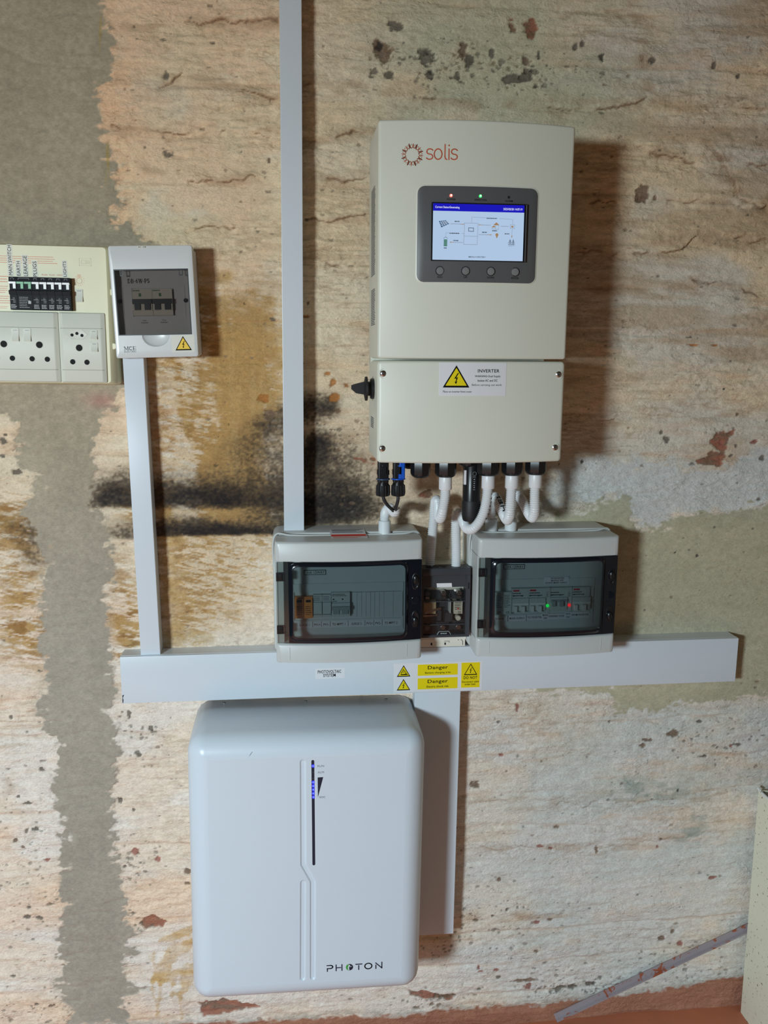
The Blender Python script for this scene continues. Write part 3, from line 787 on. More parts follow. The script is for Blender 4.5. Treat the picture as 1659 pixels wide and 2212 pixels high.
# stickers on the long trunking
def sticker(name, root, x0, x1, z0, z1, d, m, label=None, r=.6):
    return part(name, G().rbox(x0, x1, z0, z1, d - .2, d + .15, r=r, f=.05, steps=1), m, root, label)
sticker('clear_backing', HT, 206, 396, 870.5, 935, 45.02, PAPER)
sticker('name_sticker', HT, 41, 102.5, 907, 930, 45.02, PAPER)
g = G(); words(g, 'PHOTOVOLTAIC', 46, 95, 919, 926, 45.4, True); words(g, 'SYSTEM', 57.4, 83.4, 911, 918, 45.4, True)
part('lettering', g, INK, HT)
triangle_sign(HT, 227, 905.8, 29, 25.4, 45.25, flash=False, battery=True)
triangle_sign(HT, 227, 875.2, 29, 25.4, 45.25)
sticker('danger_sticker', HT, 257, 343, 906.3, 931.3, 45.25, YELLOW)
sticker('danger_sticker', HT, 257.3, 343.2, 875.9, 900.8, 45.25, YELLOW)
sticker('danger_sticker', HT, 351, 391, 876.3, 932.4, 45.25, YELLOW)
g = G()
words(g, 'Danger', 278.5, 321.8, 917.8, 928, 45.6, True); words(g, 'Battery charging area', 272.9, 327.7, 909.6, 914.6, 45.6, True)
words(g, 'Danger', 278.5, 322, 887, 897, 45.6, True); words(g, 'Electric shock risk', 276.6, 324, 879.2, 883.9, 45.6, True)
words(g, 'DO NOT', 356.2, 385.8, 895.4, 902, 45.6, True); words(g, 'Disconnect cable', 352.7, 389, 887.4, 891.6, 45.6, True); words(g, 'under load.', 359, 382.6, 881.8, 886.2, 45.6, True)
part('lettering', g, INK, HT)
triangle_sign(HT, 371, 904.6, 29, 25.6, 45.5)
part('lid_nick', G().plate([(-353.5, 886), (-349.5, 887.5), (-351.5, 884.5), (-353, 880), (-351.8, 876), (-353, 869), (-354.2, 870)], 45.02, 45.15), INK, HT)

# ------------------------------------------------------------------ wall battery
def battery():
    x0, x1, z0, z1, D, R, rc = -217.6, 248.5, 275, 850, 200, 41, 36
    tb = lambda x, z: (.9736 * x - .012 * (1575.6 - .9736 * (1575.6 - z) - 275), 1575.6 - .9736 * (1575.6 - z))
    bend = lambda x, z, d: tb(x, z) + (d,)
    t = thing('wall_battery', 'big white rounded wall battery with grooved front and blue charge lights', 'battery', ((x0 + x1) / 2, z0, 0), None, .69)
    g = G()
    rings = [(x0 + 4, x1 - 4, z0 + 4, z1 - 4, rc, -4), (x0, x1, z0, z1, rc, 3), (x0, x1, z0, z1, rc, D - R)]
    for k in range(1, 11):
        a = PI / 2 * k / 10
        ins = R * (1 - math.cos(a))
        rings.append((x0 + ins, x1 - ins, z0 + ins, z1 - ins, max(rc - ins, 6 - 5 * k / 10), D - R * (1 - math.sin(a))))
    g.shell(rings, cap1=False)
    # front face with two pressed grooves
    a0, a1, b0, b1 = x0 + R, x1 - R, z0 + R, z1 - R
    xs = np.unique(np.r_[np.linspace(a0, -8, 12), np.arange(-8, 44, .7), np.linspace(44, a1, 12)])
    zs = np.unique(np.r_[b0, np.arange(b0 + 1, 334, 1.2), np.linspace(334, 530, 20), np.arange(530, 595, 1.2), np.linspace(595, 790, 20), np.arange(790, b1, 1.2), b1])
    X, Z = np.meshgrid(xs, zs, indexing='ij')
    d1 = line_d(X, Z, [tb(*q) for q in ((11.8, 777.5), (10.2, 553.5), (29.0, 515), (26.8, 294))])
    d2 = line_d(X, Z, [tb(*q) for q in ((9.3, 513), (5.8, 293.5))])
    gd = np.minimum(d1, d2)
    dep = 2.6 * sstep(6.0, 3.2, gd)
    o = len(g.v)
    g.v += [(float(x), float(z), float(D - q)) for x, z, q in zip(X.ravel(), Z.ravel(), dep.ravel())]
    nx, nz = X.shape
    g.f += [(o + i * nz + j, o + (i + 1) * nz + j, o + (i + 1) * nz + j + 1, o + i * nz + j + 1) for i in range(nx - 1) for j in range(nz - 1)]
    part('casing', g, BAT_W, t, smooth=1.2)
    bar = part('light_strip', G().rbox(28.6, 34.4, 551.5, 782, D - .5, D + .25, r=2.9, f=.1, steps=1), INK_B, t, bend=bend)
    led = None
    for i, z in enumerate((769.2, 734.2, 726.3, 718.3, 710.2, 702.2)):
        part('blue_light', G().lathe((31.9, z), [(2.8, D + .2), (2.75, D + .45)], 'd', 14, 1.0, 1.25), LED_B, t, bend=bend)
        part('light_core', G().lathe((31.9, z), [(1.2, D + .45), (1.1, D + .6)], 'd', 12, 1.0, 1.25), LED_BC, t, bend=bend)
    for z in (755.4, 742.2):
        part('unlit_light', G().lathe((31.9, z), [(1.7, D + .2), (1.5, D + .4)], 'd', 12), DKGREY, t, bend=bend)
    g = G()
    words(g, 'RUN', 40.8, 53.8, 766.4, 770.6, D + .2); words(g, 'ALM', 40.8, 53.5, 753, 757.2, D + .2); words(g, 'SOC', 43.8, 56, 699.2, 703.4, D + .2, True)
    part('charge_symbol', G().plate([(40.8, 744.2), (52, 744.6), (40.9, 701)], D + .02, D + .2), INK_B, t, bend=bend)
    part('lettering', g, INK_G, t, bend=bend)
    # maker's wordmark: open letters and a globe
    g = G(); w = 2.3; q0, q1 = D + .02, D + .2
    arc = lambda cx, cz, rx, rz, a, b, n=14: [(cx + rx * math.cos(math.radians(a + (b - a) * k / n)), cz + rz * math.sin(math.radians(a + (b - a) * k / n))) for k in range(n + 1)]
    g.line([(57, 319.6), (64, 319.6)] + arc(64, 316.0, 4.6, 3.6, 80, -90, 8) + [(57.5, 312.4), (57.5, 306.3)], w, q0, q1)
    g.line([(75.8, 319.8), (75.8, 306.5)], w, q0, q1); g.line([(88, 319.8), (88, 306.5)], w, q0, q1); g.line([(78, 313.2), (85, 313.2)], w, q0, q1)
    g.line([(117.3, 318.8), (129.7, 318.8)], w, q0, q1); g.line([(123.3, 315.2), (123.3, 306.4)], w, q0, q1)
    g.line(arc(143.5, 313, 7.4, 6.4, 0, 360, 26), w, q0, q1)
    g.line([(159.2, 319.2), (172, 306.8)], w, q0, q1); g.line([(172, 307), (172, 320.2)], w, q0, q1); g.line([(159.4, 314), (159.4, 306.4)], w, q0, q1)
    part('lettering', g, INK_B, t, bend=bend)
    cx, cz, r = 103.8, 312.9, 7.6
    part('globe_mark', G().plate(arc(cx, cz, r, r, 0, 360, 28)[:-1], q0, q1), INK_B, t, bend=bend)
    part('globe_mark', G().plate(arc(cx, cz, r, r, 95, 265, 18) + [(cx - 3.2, cz - 4), (cx - 3.6, cz + 1), (cx - 1, cz + 5)], q1, q1 + .06), mat('globe_green', (70, 160, 62), .5, vary=0), t, bend=bend)
    part('globe_mark', G().plate([(cx - 1, cz + 6.4), (cx - 3.4, cz + .5), (cx - 3, cz - 5.6), (cx + .2, cz - 6.8), (cx - 1.2, cz - 1.2), (cx + 1.6, cz + 4)], q1 + .06, q1 + .12).plate([(cx + 1, cz + 1.6), (cx + 4.6, cz + 2.4), (cx + 4.4, cz + 1.2), (cx + 1.4, cz + .4)], q1 + .06, q1 + .12), BAT_W, t, bend=bend)
    for x in (-157.5, 14.2, 186.4):
        s = part('screw', G().lathe((x, 20), [(3.6, z1 - 1), (3.4, z1 + .3), (2.0, z1 + .7)], 'z', 14), STEEL, t)
    part('scuff', G().line([(-93, 795), (-88, 803)], .5, D + .02, D + .06), INK_G, t, bend=bend)
battery()

# ------------------------------------------------------------------ solar inverter
def inverter():
    x0, x1, z0, z1 = 150, 489, 1385, 1961
    zc = 1567.0
    surf = lambda x: 234 + 21 * (1 - ((x - 319.5) / 169.5) ** 2)
    t = thing('solar_inverter', 'tall cream-white solar inverter with lit colour display and curved front', 'inverter', (319.5, z0, 0))
    # finned back, narrower than the case
    g = G()
    for i in range(24):
        x = 172 + i * 12.6
        g.box(x, x + 3, z0 + 60, z1 - 40, 6, 70)
    g.box(168, 470, z0 + 50, z1 - 30, 54, 70)
    part('heat_sink', g, HEATSINK, t)
    part('wall_bracket', G().box(210, 430, 1640, 1760, -5, 10), HEATSINK, t)
    sh = lambda k: (lambda x: surf(x) - k)
    part('casing', G().shell([(x0 + 2, x1 - 2, z0 + 1, z1 - 1, 5, 66), (x0 + .3, x1 - .3, z0 + .3, z1 - .3, 6, 69), (x0 + .3, x1 - .3, z0 + .3, z1 - .3, 6, 100)]), INV_W, t)
    part('front_cover', G().rbox(x0, x1, zc + 2.0, z1, 72, surf, r=5, f=4, steps=4), INV_W, t)
    lower = G().rbox(x0, x1, z0, zc - 1.8, 72, sh(1.0), r=7, f=5, steps=4)
    lc = part('lower_cover', lower, INV_W, t)
    for x, z, s in ((160, 1543, -1), (476.5, 1542.5, 1), (159.5, 1411, -1), (475.5, 1411, 1)):
        d = surf(x + 3 * s) - 1.0
        part('screw_recess', G().lathe((x - 1.5 * s, z), [(9.2, d - 2), (9.0, d + .5), (7.2, d + .8), (6.6, d - .2)], 'd', 22), INV_W, t)
        part('screw', G().lathe((x, z), [(5.6, d - 1), (5.4, d + 1.8), (3.6, d + 3.0), (2.0, d + 3.2), (1.2, d + 1.6)], 'd', 16), STEEL, t)
    # display
    px0, px1, pz0, pz1 = 215.5, 423.5, 1698.5, 1855.5
    dp = surf(218) + .2
    pd = lambda x: surf(x) + 1.2
    part('display_rim', G().rbox(px0 - 2, px1 + 2, pz0 - 2, pz1 + 2, dp - 8, sh(-.5), r=13, f=.6, steps=2), INV_W, t)
    part('display_panel', G().rbox(px0, px1, pz0, pz1, dp - 8, pd, r=12, f=.8, steps=2), PANEL_G, t)
    sx0, sx1, sz0, sz1 = 241, 398, 1735, 1826.5
    D = surf(319.5) + 1.0
    part('screen_bezel', G().rbox(sx0 - 2.2, sx1 + 5.4, sz0 - 1.6, sz1 + 2.2, D - 10, D + .7, r=1, f=.3, steps=1), BLACK, t)
    scr = part('screen', G().box(sx0, sx1, sz0, sz1, D - 1, D + .9), SCREEN, t, 'lit pale blue colour screen showing an energy flow diagram')
    part('screen_edge', G().box(sx1 + 3.4, sx1 + 4.4, sz0 - 1, sz1 + 1, D, D + 1.0), BTN_G, t)
    S = D + .95
    part('header_bar', G().box(sx0, sx1, 1814.6, sz1, D + .8, S), SCREEN_B, scr)
    g = G(); words(g, 'Current Status:Generating', 244.5, 286, 1818, 1822.6, S + .1, True); words(g, '2025/02/28 14:07:19', 361.5, 394.5, 1818, 1821.6, S + .1, True)
    part('header_text', g, SCREEN_T, scr)
    u = lambda px, py: (sx0 + (px - 245) / (1345 - 245) * (sx1 - sx0), sz1 - (py - 300) / (985 - 300) * (sz1 - sz0) * .995)
    e0, e1 = S, S + .08
    g = G()
    def pl(pts, w=.5): g.line([u(*p) for p in pts], w, e0, e1)
    pl([(625, 530), (788, 532), (782, 795), (620, 795), (625, 530)], .55); pl([(625, 690), (785, 692)], .55)
    pl([(710, 530), (712, 458), (885, 462)], .45); pl([(1045, 468), (1208, 475), (1208, 530)], .45)
    pl([(400, 705), (402, 655), (440, 656)], .45); pl([(590, 660), (625, 661)], .45)
    pl([(1203, 600), (1203, 665)], .45)
    pl([(955, 592), (1040, 602)], .5); pl([(958, 578), (960, 600)], .4); pl([(1000, 550), (1000, 598)], .4); pl([(1038, 550), (1036, 600)], .4)
    part('diagram_line', g, SCREEN_L, scr)
    g = G(); pl2 = lambda pts, w: g.line([u(*p) for p in pts], w, e0, e1)
    pl2([(676, 588), (735, 590), (735, 632), (676, 630), (676, 588)], .9)
    pl2([(375, 725), (400, 705), (425, 725)], .6)
    for bx, s in ((1183, 1.0), (1222, .72)):
        pl2([(bx - 12 * s, 808 - 30 * (1 - s)), (bx, 720), (bx + 12 * s, 808 - 30 * (1 - s))], .6)
        for yy, wd in ((738, 14), (758, 26), (778, 22)): pl2([(bx - wd * s, yy + 10 * s), (bx - wd * s * .5, yy), (bx + wd * s * .5, yy), (bx + wd * s, yy + 10 * s)], .55)
    words(g, 'MENU=<ENTER>', u(683, 950)[0], u(888, 950)[0], u(0, 957)[1], u(0, 936)[1], e1, True)
    for i, (a, b, c) in enumerate(((505, 570, 514), (445, 580, 660), (492, 556, 748), (840, 908, 640), (962, 1028, 618), (1115, 1180, 653), (380, 415, 842), (890, 1030, 467))):
        g.micro(u(a, c)[0], u(b, c)[0], u(0, c + 9)[1], u(0, c - 9)[1], 1, e1, 40 + i, .7)
    part('diagram_mark', g, SCREEN_D, scr)
    g = G().plate([u(315, 515), u(398, 502), u(440, 545), u(345, 592)], e0, e1)
    part('solar_panel_icon', g, mat('screen_sky', (60, 120, 168), .4, vary=0), scr)
    g = G()
    for k in (.25, .5, .75):
        a, b = (315 + 30 * k, 515 + 77 * k), (398 + 42 * k, 502 + 43 * k); g.line([u(*a), u(*b)], .45, e1, e1 + .05)
        a, b = (315 + 83 * k, 515 - 13 * k), (345 + 95 * k, 592 - 47 * k); g.line([u(*a), u(*b)], .45, e1, e1 + .05)
    part('solar_panel_icon', g, SCREEN_T, scr)
    g = G()
    for k in range(5): g.plate([u(378, 738 + 17 * k), u(420, 738 + 17 * k), u(420, 751 + 17 * k), u(378, 751 + 17 * k)], e0, e1)
    part('battery_icon', g, mat('screen_green', (40, 140, 84), .4, vary=0), scr)
    part('house_icon', G().plate([u(972, 550), u(1010, 514), u(1047, 550)], e0, e1), SCREEN_O, scr)
    part('house_icon', G().plate([u(950, 578), u(978, 555), u(1008, 576)], e0, e1), SCREEN_O, scr)
    part('meter_icon', G().plate([u(1193, 553), u(1217, 555), u(1217, 576), u(1193, 574)], e0, e1), SCREEN_O, scr)
    p = [u(1020 + 18 * math.cos(a), 668 + 20 * math.sin(a)) for a in [k * PI / 8 for k in range(16)]]
    part('bulb_icon', G().plate(p, e0, e1).plate([u(1010, 680), u(1030, 680), u(1026, 706), u(1014, 706)], e0, e1), SCREEN_O, scr)
    for (xa, xb, y) in ((575, 622, 546), (838, 792, 549), (498, 448, 769), (905, 960, 670)):
        part('flow_arrow', G().plate([u(xa, y - 3), u((xa + 2 * xb) / 3, y - 3), u((xa + 2 * xb) / 3, y - 8), u(xb, y), u((xa + 2 * xb) / 3, y + 8), u((xa + 2 * xb) / 3, y + 3), u(xa, y + 3)], e0, e1), SCREEN_O, scr)
    part('flow_arrow', G().plate([u(1198, 672), u(1208, 672), u(1208, 690), u(1203, 704), u(1198, 690)], e0, e1), SCREEN_O, scr)
    g = G(); pl2([(1180, 540), (1230, 540), (1230, 588), (1180, 586), (1180, 540)], .5)
    for (xa, xb, y) in ((458, 575, 545), (940, 838, 551), (610, 498, 771), (800, 905, 670), (1068, 1160, 561)):
        pl2([(xa, y), (xb, y)], .7)
    part('diagram_line', g, SCREEN_L, scr)
    # status lamps, captions and keys
    for x, m, core in ((271.5, LED_R, LED_RC), (321.5, LED_G, LED_RC)):
        part('status_lamp', G().lathe((x, 1840), [(2.5, pd(x) - 1), (2.4, pd(x) + .4), (1.2, pd(x) + .9)], 'd', 14), m, t)
        part('lamp_core', G().lathe((x + .4, 1840.4), [(1.1, pd(x) + .8), (.8, pd(x) + 1.1)], 'd', 10, 1, 1.3), core if m is LED_R else glow('led_green_core', (190, 255, 200), 4.0), t)
    part('status_lamp', G().lathe((371, 1839.6), [(2.3, pd(371) - 1), (2.2, pd(371) + .3)], 'd', 14), HOLE, t, 'unlit black alarm lamp')
    g = G(); q = .15
    for s, a, b, z in (('POWER', 265, 279.5, 1832.4), ('OPERATION', 311, 332.5, 1832.2), ('ALARM', 364.5, 378, 1832)): words(g, s, a, b, z, z + 3.0, lambda x: pd(x) + q, True)
    for s, a, b in (('ESC', 251, 259.5), ('UP', 296, 302), ('DOWN', 337, 349), ('ENTER', 380, 393)): words(g, s, a, b, 1705.4, 1708.6, lambda x: pd(x) + q, True)
    part('lettering', g, INK, t)
    for x in (255, 299, 343, 386.5):
        part('button_well', G().lathe((x, 1717.2), [(7.9, pd(x) - 2), (7.7, pd(x) + .3)], 'd', 24), BLACK_M, t)
        part('push_button', G().lathe((x, 1717.2), [(6.5, pd(x) - 1), (6.4, pd(x) + 2.0), (5.6, pd(x) + 2.9), (2.5, pd(x) + 3.3)], 'd', 24), BTN_G, t)
    # maker's mark: sun of looped rays and the name
    cx, cz = 206, 1904.8
    def rays(n, r0, r1, ph, w, twist):
        pts = []
        for k in range(n * 10 + 1):
            a = 2 * PI * k / (n * 10)
            f = .5 - .5 * math.cos(n * a)
            r = r0 + (r1 - r0) * f ** 1.3
            aa = a + ph + twist * math.sin(n * a)
            pts.append((cx + r * math.cos(aa), cz + r * math.sin(aa)))
        g = G()
        for a, b in zip(pts[:-1], pts[1:]): g.line([a, b], w, lambda x: surf(x), lambda x: surf(x) + .15)
        return g
    part('sun_mark', rays(16, 10.8, 17.6, .1, .75, .05), INK_O, t)
    part('sun_mark', rays(16, 11.2, 16.6, .29, .55, -.05), mat('copper_ink', (150, 92, 58), .5, vary=0), t)
    g = rays(16, 10.8, 17.8, .13, 1.15, .05); g2 = G()
    for i in range(0, len(g.f)):
        if (g.f[i][0] // 8) % 20 < 9: g2.f.append(g.f[i])
    g2.v = g.v
    part('sun_mark', g2, INK, t)
    g = G(); ds = lambda x: surf(x) + .15
    st = 1.75
    L = lambda pts: g.line(pts, st, lambda x: surf(x) - .05, ds)
    arc = lambda cx, cz, rx, rz, a, b, n=12: [(cx + rx * math.cos(math.radians(a + (b - a) * k / n)), cz + rz * math.sin(math.radians(a + (b - a) * k / n))) for k in range(n + 1)]
    for sx in (229.2, 270.2):
        L(arc(sx + 6, 1910.0, 5.4, 4.1, 30, 90, 5) + arc(sx + 5.5, 1910.0, 4.6, 4.1, 90, 270, 8) + arc(sx + 5.9, 1901.8, 4.8, 4.1, 90, -90, 8) + arc(sx + 5, 1901.8, 5.2, 4.1, -90, -150, 5))
    L(arc(248.8, 1905.9, 6.4, 8.2, 0, 360, 26))
    L([(260.2, 1921), (260.2, 1902), (261.2, 1898.6), (263.4, 1897.6)])
    L([(266.9, 1914), (266.9, 1897.6)]); g.plate([(265.7, 1918.6), (268.1, 1918.6), (268.1, 1921), (265.7, 1921)], lambda x: surf(x), ds)
    part('lettering', g, INK_O, t)
    # warning sticker
    D2 = lambda x: surf(x) - .75
    st_ = part('warning_sticker', G().rbox(257, 376.8, 1505, 1562.5, 240, lambda x: surf(x) - .8, r=.6, f=.05, steps=1), PAPER, t)
    triangle_sign(t, 287, 1519.5, 47, 38.5, lambda x: surf(x) - .75)
    g = G(); dw = lambda x: surf(x) - .6
    words(g, 'INVERTER', 325, 364, 1545.6, 1551.4, dw, True); words(g, 'WARNING-Dual Supply', 320, 366, 1536.6, 1541, dw, True)
    words(g, 'Isolate AC and DC', 325, 361, 1529.8, 1533.8, dw, True); words(g, 'Before carrying out work', 315, 369, 1521.4, 1526, dw); words(g, 'Place on inverter front cover', 264, 315, 1510.6, 1514.4, dw)
    part('lettering', g, INK, t)
    # side: rotary isolator and data labels on the left face
    iso = part('isolator_base', G().lathe((1514, 168), [(19, x0 + 1), (19, x0 - 5), (17, x0 - 7)], 'x', 22, 1, 1), BLACK, t, None)
    part('isolator_skirt', G().lathe((1514, 168), [(13, x0 - 6), (13, x0 - 11), (22, x0 - 12), (22, x0 - 16), (12, x0 - 18)], 'x', 22), BLACK_M, t)
    part('isolator_knob', G().plate([(x0 - 16, 1503), (x0 - 16, 1527), (x0 - 36, 1522), (x0 - 41, 1520), (x0 - 41, 1513), (x0 - 33, 1506)], 160, 176), BLACK_M, t)
    g = G(); dx = x0 - .25
    def side(z_lo, z_hi, da, db, rows, seed):
        gg = G().micro(da, db, z_lo, z_hi, rows, dx, seed, .62)
        g.add([(d, z, x) for x, z, d in gg.v], gg.f)
    side(1716, 1868, 112, 188, 46, 3); side(1628, 1693, 112, 188, 22, 4); side(1440, 1461, 112, 172, 6, 5)
    part('side_label', g, INK_G, t)
    # cable glands underneath
    def gland(x, d, r, h, blank=False, hexa=True):
        gl = G().lathe((x, d), [(r * 1.0, z0 + 2), (r * 1.0, z0 - 6), (r * .9, z0 - 6.2)], 'z', 20)
        gl.lathe((x, d), [(r * 1.04, z0 - 6), (r * 1.07, z0 - 9), (r * 1.07, z0 - h + 8), (r * .98, z0 - h + 4)], 'z', 8)
        gl.lathe((x, d), [(r * .97, z0 - h + 6), (r * .95, z0 - h + 3), (r * .78, z0 - h)], 'z', 20)
        o = part('cable_gland', gl, BLACK, t)
        if blank: part('gland_plug', G().cyl((x, d), r * .62, z0 - h + 1, z0 - h - 1.0, 'z', 18), BLACK_M, t)
        return o
    gland(241.5, 150, 18, 38, True); gland(228, 110, 15, 26, True)
    gland(290, 150, 19.5, 38); gland(373, 150, 20.5, 36); gland(419.5, 150, 19.5, 36); gland(466, 150, 19.5, 35)
    gland(341, 118, 20, 22)
    for x, m in ((170, BLACK), (199, BLUE_P)):
        part('solar_socket', G().cyl((x, 150), 9.5, z0 + 2, z0 - 16, 'z', 14), m if m is BLACK else BLACK, t)
inverter()

# ------------------------------------------------------------------ old ready board with sockets
def ready_board():
    x0, x1, z0, z1, D = -662, -333, 1517, 1774, 50
    t = thing('distribution_board', 'old cream ready board with black breakers and white sockets beside the AC box', 'distribution board', (-500, z0, 0), None, .55)
    part('cover', G().shell([(x0, x1, z0, z1, 6, -5), (x0, x1, z0, z1, 6, 30), (x0 + 1, x1 - 1, z0 + 1, z1 - 1, 6, 36), (x0 + 6, x1 - 8, z0 + 3, z1 - 3, 6, D - 2), (x0 + 8, x1 - 10, z0 + 4, z1 - 4, 6, D)]), CREAM, t)
    for z in (1690, 1590):
        part('side_clip', G().cyl((x1 - 4, z), 6, 30, 44, 'd', 16, 1), CREAM, t)
    # breakers, 13.6 mm modules
    bx, w, zt, zb = -515.0, 13.55, 1712.5, 1653.5
    def breaker(x, wd, green=False):
        a, b = x + .25, x + wd - .25
        prof = [(zb, D - 2), (zb, D + 15), (zb + 27, D + 15), (zb + 27, D + 19), (zb + 34, D + 21), (zb + 36, D + 13), (zb + 48, D + 13), (zb + 49, D + 18), (zt, D + 16), (zt, D - 2)]
        n = len(prof)
        g = G().add([(a, z, d) for z, d in prof] + [(b, z, d) for z, d in prof], [tuple(range(n)), tuple(range(n, 2 * n))] + [(i, (i + 1) % n, n + (i + 1) % n, n + i) for i in range(n)])
        o = part('circuit_breaker', g, BRK, t)
        for k in range(2 if green else 1):
            xx = a + k * wd / 2
            ww = (wd / 2 if green else wd) - .8
            tg = G().box(xx + .4, xx + ww, zb + 46.5, zb + 50, D + 12, D + 19).box(xx + ww * .50, xx + ww * .88, zb + 38, zb + 46.5, D + 10, D + 15)
            part('toggle', tg, GREEN_P if green else WHITE, o)
        g = G()
        if green:
            g.micro(a + 3, b - 3, zb + 3, zb + 24, 7, D + 15.1, 9, .3, .6); g.plate([(b - 8, zb + 11), (b - 3, zb + 11), (b - 3, zb + 16), (b - 8, zb + 16)], D + 15, D + 15.2)
        else:
            g.micro(a + 1.5, b - 1.5, zb + 2, zb + 10, 3, D + 15.1, int(x), .5, .8); g.micro(a + 5.5, b - 2, zb + 12, zb + 17, 2, D + 15.1, int(x) + 1, .3, .7)
            g.line([(a + w * .5 + 1.5 * math.cos(q * PI / 5), zb + 20.5 + 1.5 * math.sin(q * PI / 5)) for q in range(11)], .4, D + 15, D + 15.15)
            g.micro(a + 1.5, b - 2, zb + 17.5, zb + 19, 1, D + 15.1, int(x) + 2, .5)
        g.line([(a + 4, zt - 5), (a + 4, zt - 2.5), (b - 4, zt - 2.5), (b - 4, zt - 5)], .4, D + 17.8, D + 18.1)
        part('marking', g, INK_S, o)
    breaker(bx, w); breaker(bx + w, 2 * w, True)
    for k in range(3, 8): breaker(bx + k * w, w)
    # strip labels reading upwards
    for s, a, b, z, zz in (('MAIN SWITCH', -519.5, -511, 1715, 1771), ('EARTH', -505, -497, 1714.5, 1743), ('LEAKAGE', -493, -484, 1714, 1753), ('PLUGS', -476, -467.5, 1713.5, 1743.5), ('LIGHTS', -422, -414.5, 1714.5, 1745)):
        l = part('strip_label', G().box(a - .8, b + .8, z, zz, D - .3, D + .2), PAPER_C, t)
        g = G(); words(g, s, a + 1.0, b - 1.0, z + 1, zz - 1.5, D + .3, False, True)
        part('lettering', g, INK, l)
    g = G().micro(-545, -430, 1737, 1752, 4, D + .1, 21, .26, .92).micro(-560, -520, 1702, 1716, 3, D + .1, 22, .26).micro(-560, -521, 1683, 1698, 4, D + .1, 23, .26).micro(-560, -518, 1664, 1680, 4, D + .1, 24, .26).micro(-560, -520, 1655, 1661, 2, D + .1, 25, .26)
    for i, s in enumerate(('PLUGS', 'PLUGS', 'LIGHTS')): words(g, s, -460 + 13.5 * i, -450 + 13.5 * i, 1717, 1719.6, D + .1, True)
    part('red_print', g, RED_PALE, t)
    g = G(); cx, cz = -393, 1709
    c = [(cx + 5 * math.cos(a), cz + 5 * math.sin(a)) for a in [2 * PI * k / 20 for k in range(21)]]
    g.line(c, .5, D, D + .1)
    for k in range(14):
        a = 2 * PI * k / 14
        if abs(a - PI / 2) < .5: continue
        g.line([(cx + 7.5 * math.cos(a), cz + 7.5 * math.sin(a)), (cx + 9.5 * math.cos(a), cz + 9.5 * math.sin(a))], .5, D, D + .1)
    for q in range(4): g.line([(cx - 3, cz + 6.5 + 1.4 * q), (cx + 3, cz + 6.5 + 1.4 * q)], .6, D, D + .1)
    part('lamp_symbol', g, INK_PR, t)
    g = G(); words(g, 'CBI', -389, -373, 1739, 1747, D + .15, True)
    g.line([(-391.5, 1736.5), (-391.5, 1749.5), (-370.5, 1749.5), (-370.5, 1736.5), (-391.5, 1736.5)], .7, D, D + .3)
    part('embossed_logo', g, EMBOSS, t)
    def rocker(x, z, w2, h, parent, d):
        xa, xb, za, zb_ = x - w2 + .9, x + w2 - .9, z - h + .9, z + h - .9
        pr = [(zb_, d - .5), (zb_, d + 1.4), (z + h * .1, d + 1.2), (za + 1.5, d + 3.6), (za, d + 2.8), (za, d - .5)]
        n = len(pr)
        g = G().rbox(x - w2, x + w2, z - h, z + h, d - 1, d + .7, r=2, f=.3, steps=1)
        g.add([(xa, q, e) for q, e in pr] + [(xb, q, e) for q, e in pr], [tuple(range(n)), tuple(range(n, 2 * n))] + [(i, (i + 1) % n, n + (i + 1) % n, n + i) for i in range(n)])
        o = part('rocker_switch', g, SOCK_W, parent)
        return o
    o = rocker(-394, 1682, 7, 12, t, D)
    part('switch_mark', G().line([(-397.5, 1690.6), (-390.5, 1690.6)], .9, D + 1.2, D + 1.6), DKGREY, o)
    # socket plates
    def plate_(a, b, name, label):
        za, zb_ = 1521.5, 1651
        d = D + 8
        p = part(name, G().shell([(a, b, za, zb_, 3, D - 1), (a, b, za, zb_, 3, D + 3), (a + 6, b - 6, za + 1.5, zb_ - 1.5, 2, d - .6), (a + 7, b - 7, za + 2.2, zb_ - 2.2, 2, d)]), SOCK_W, t, label)
        [part('seam', G().box(a + 4, b - 4, q, q + .6, D, d + .06), SEAM, p) for q in (1621.6, 1544.6)]
        return p, d
    p, d = plate_(-633, -434.5, 'socket_plate', 'wide white double socket plate')
    for x, z, r in ((-533, 1591, 6.2), (-519, 1565, 5), (-469, 1590.5, 6.2), (-483.5, 1564.5, 5), (-456, 1564, 5), (-547, 1565.5, 5), (-597, 1592, 6.2)):
        part('pin_hole', G().lathe((x, z), [(r + 1.2, d - .2), (r + 1.0, d + .35), (r, d + .3), (r - .3, d + .1)], 'd', 20), SOCK_W, p)
        part('pin_hole', G().cyl((x, z), r - .1, d, d + .38, 'd', 18), HOLE, p)
    for x in (-511, -489.5): rocker(x, 1608, 7, 12.4, p, d)
    g = G()
    for x in (-511, -489.5): g.line([(x - 3.2, 1616.6), (x + 3.2, 1616.6)], .9, d + 1.2, d + 1.6)
    part('switch_mark', g, DKGREY, p)
    p, d = plate_(-433.5, -349.5, 'socket_plate', 'narrow white single socket plate with two-pin outlet')
    for x, z, r in ((-397, 1586, 6.2), (-410, 1560, 5), (-384, 1559.5, 5)):
        part('pin_hole', G().lathe((x, z), [(r + 1.2, d - .2), (r + 1.0, d + .35), (r, d + .3), (r - .3, d + .1)], 'd', 20), SOCK_W, p)
        part('pin_hole', G().cyl((x, z), r - .1, d, d + .38, 'd', 18), HOLE, p)
    hx = [(-420, 1610.5), (-410, 1620), (-391, 1620), (-381, 1610.5), (-391, 1601), (-410, 1601)]
    g = G()
    inn = [(-400.5 + (x + 400.5) * .86, 1610.5 + (z - 1610.5) * .8) for x, z in hx]
    n = 6
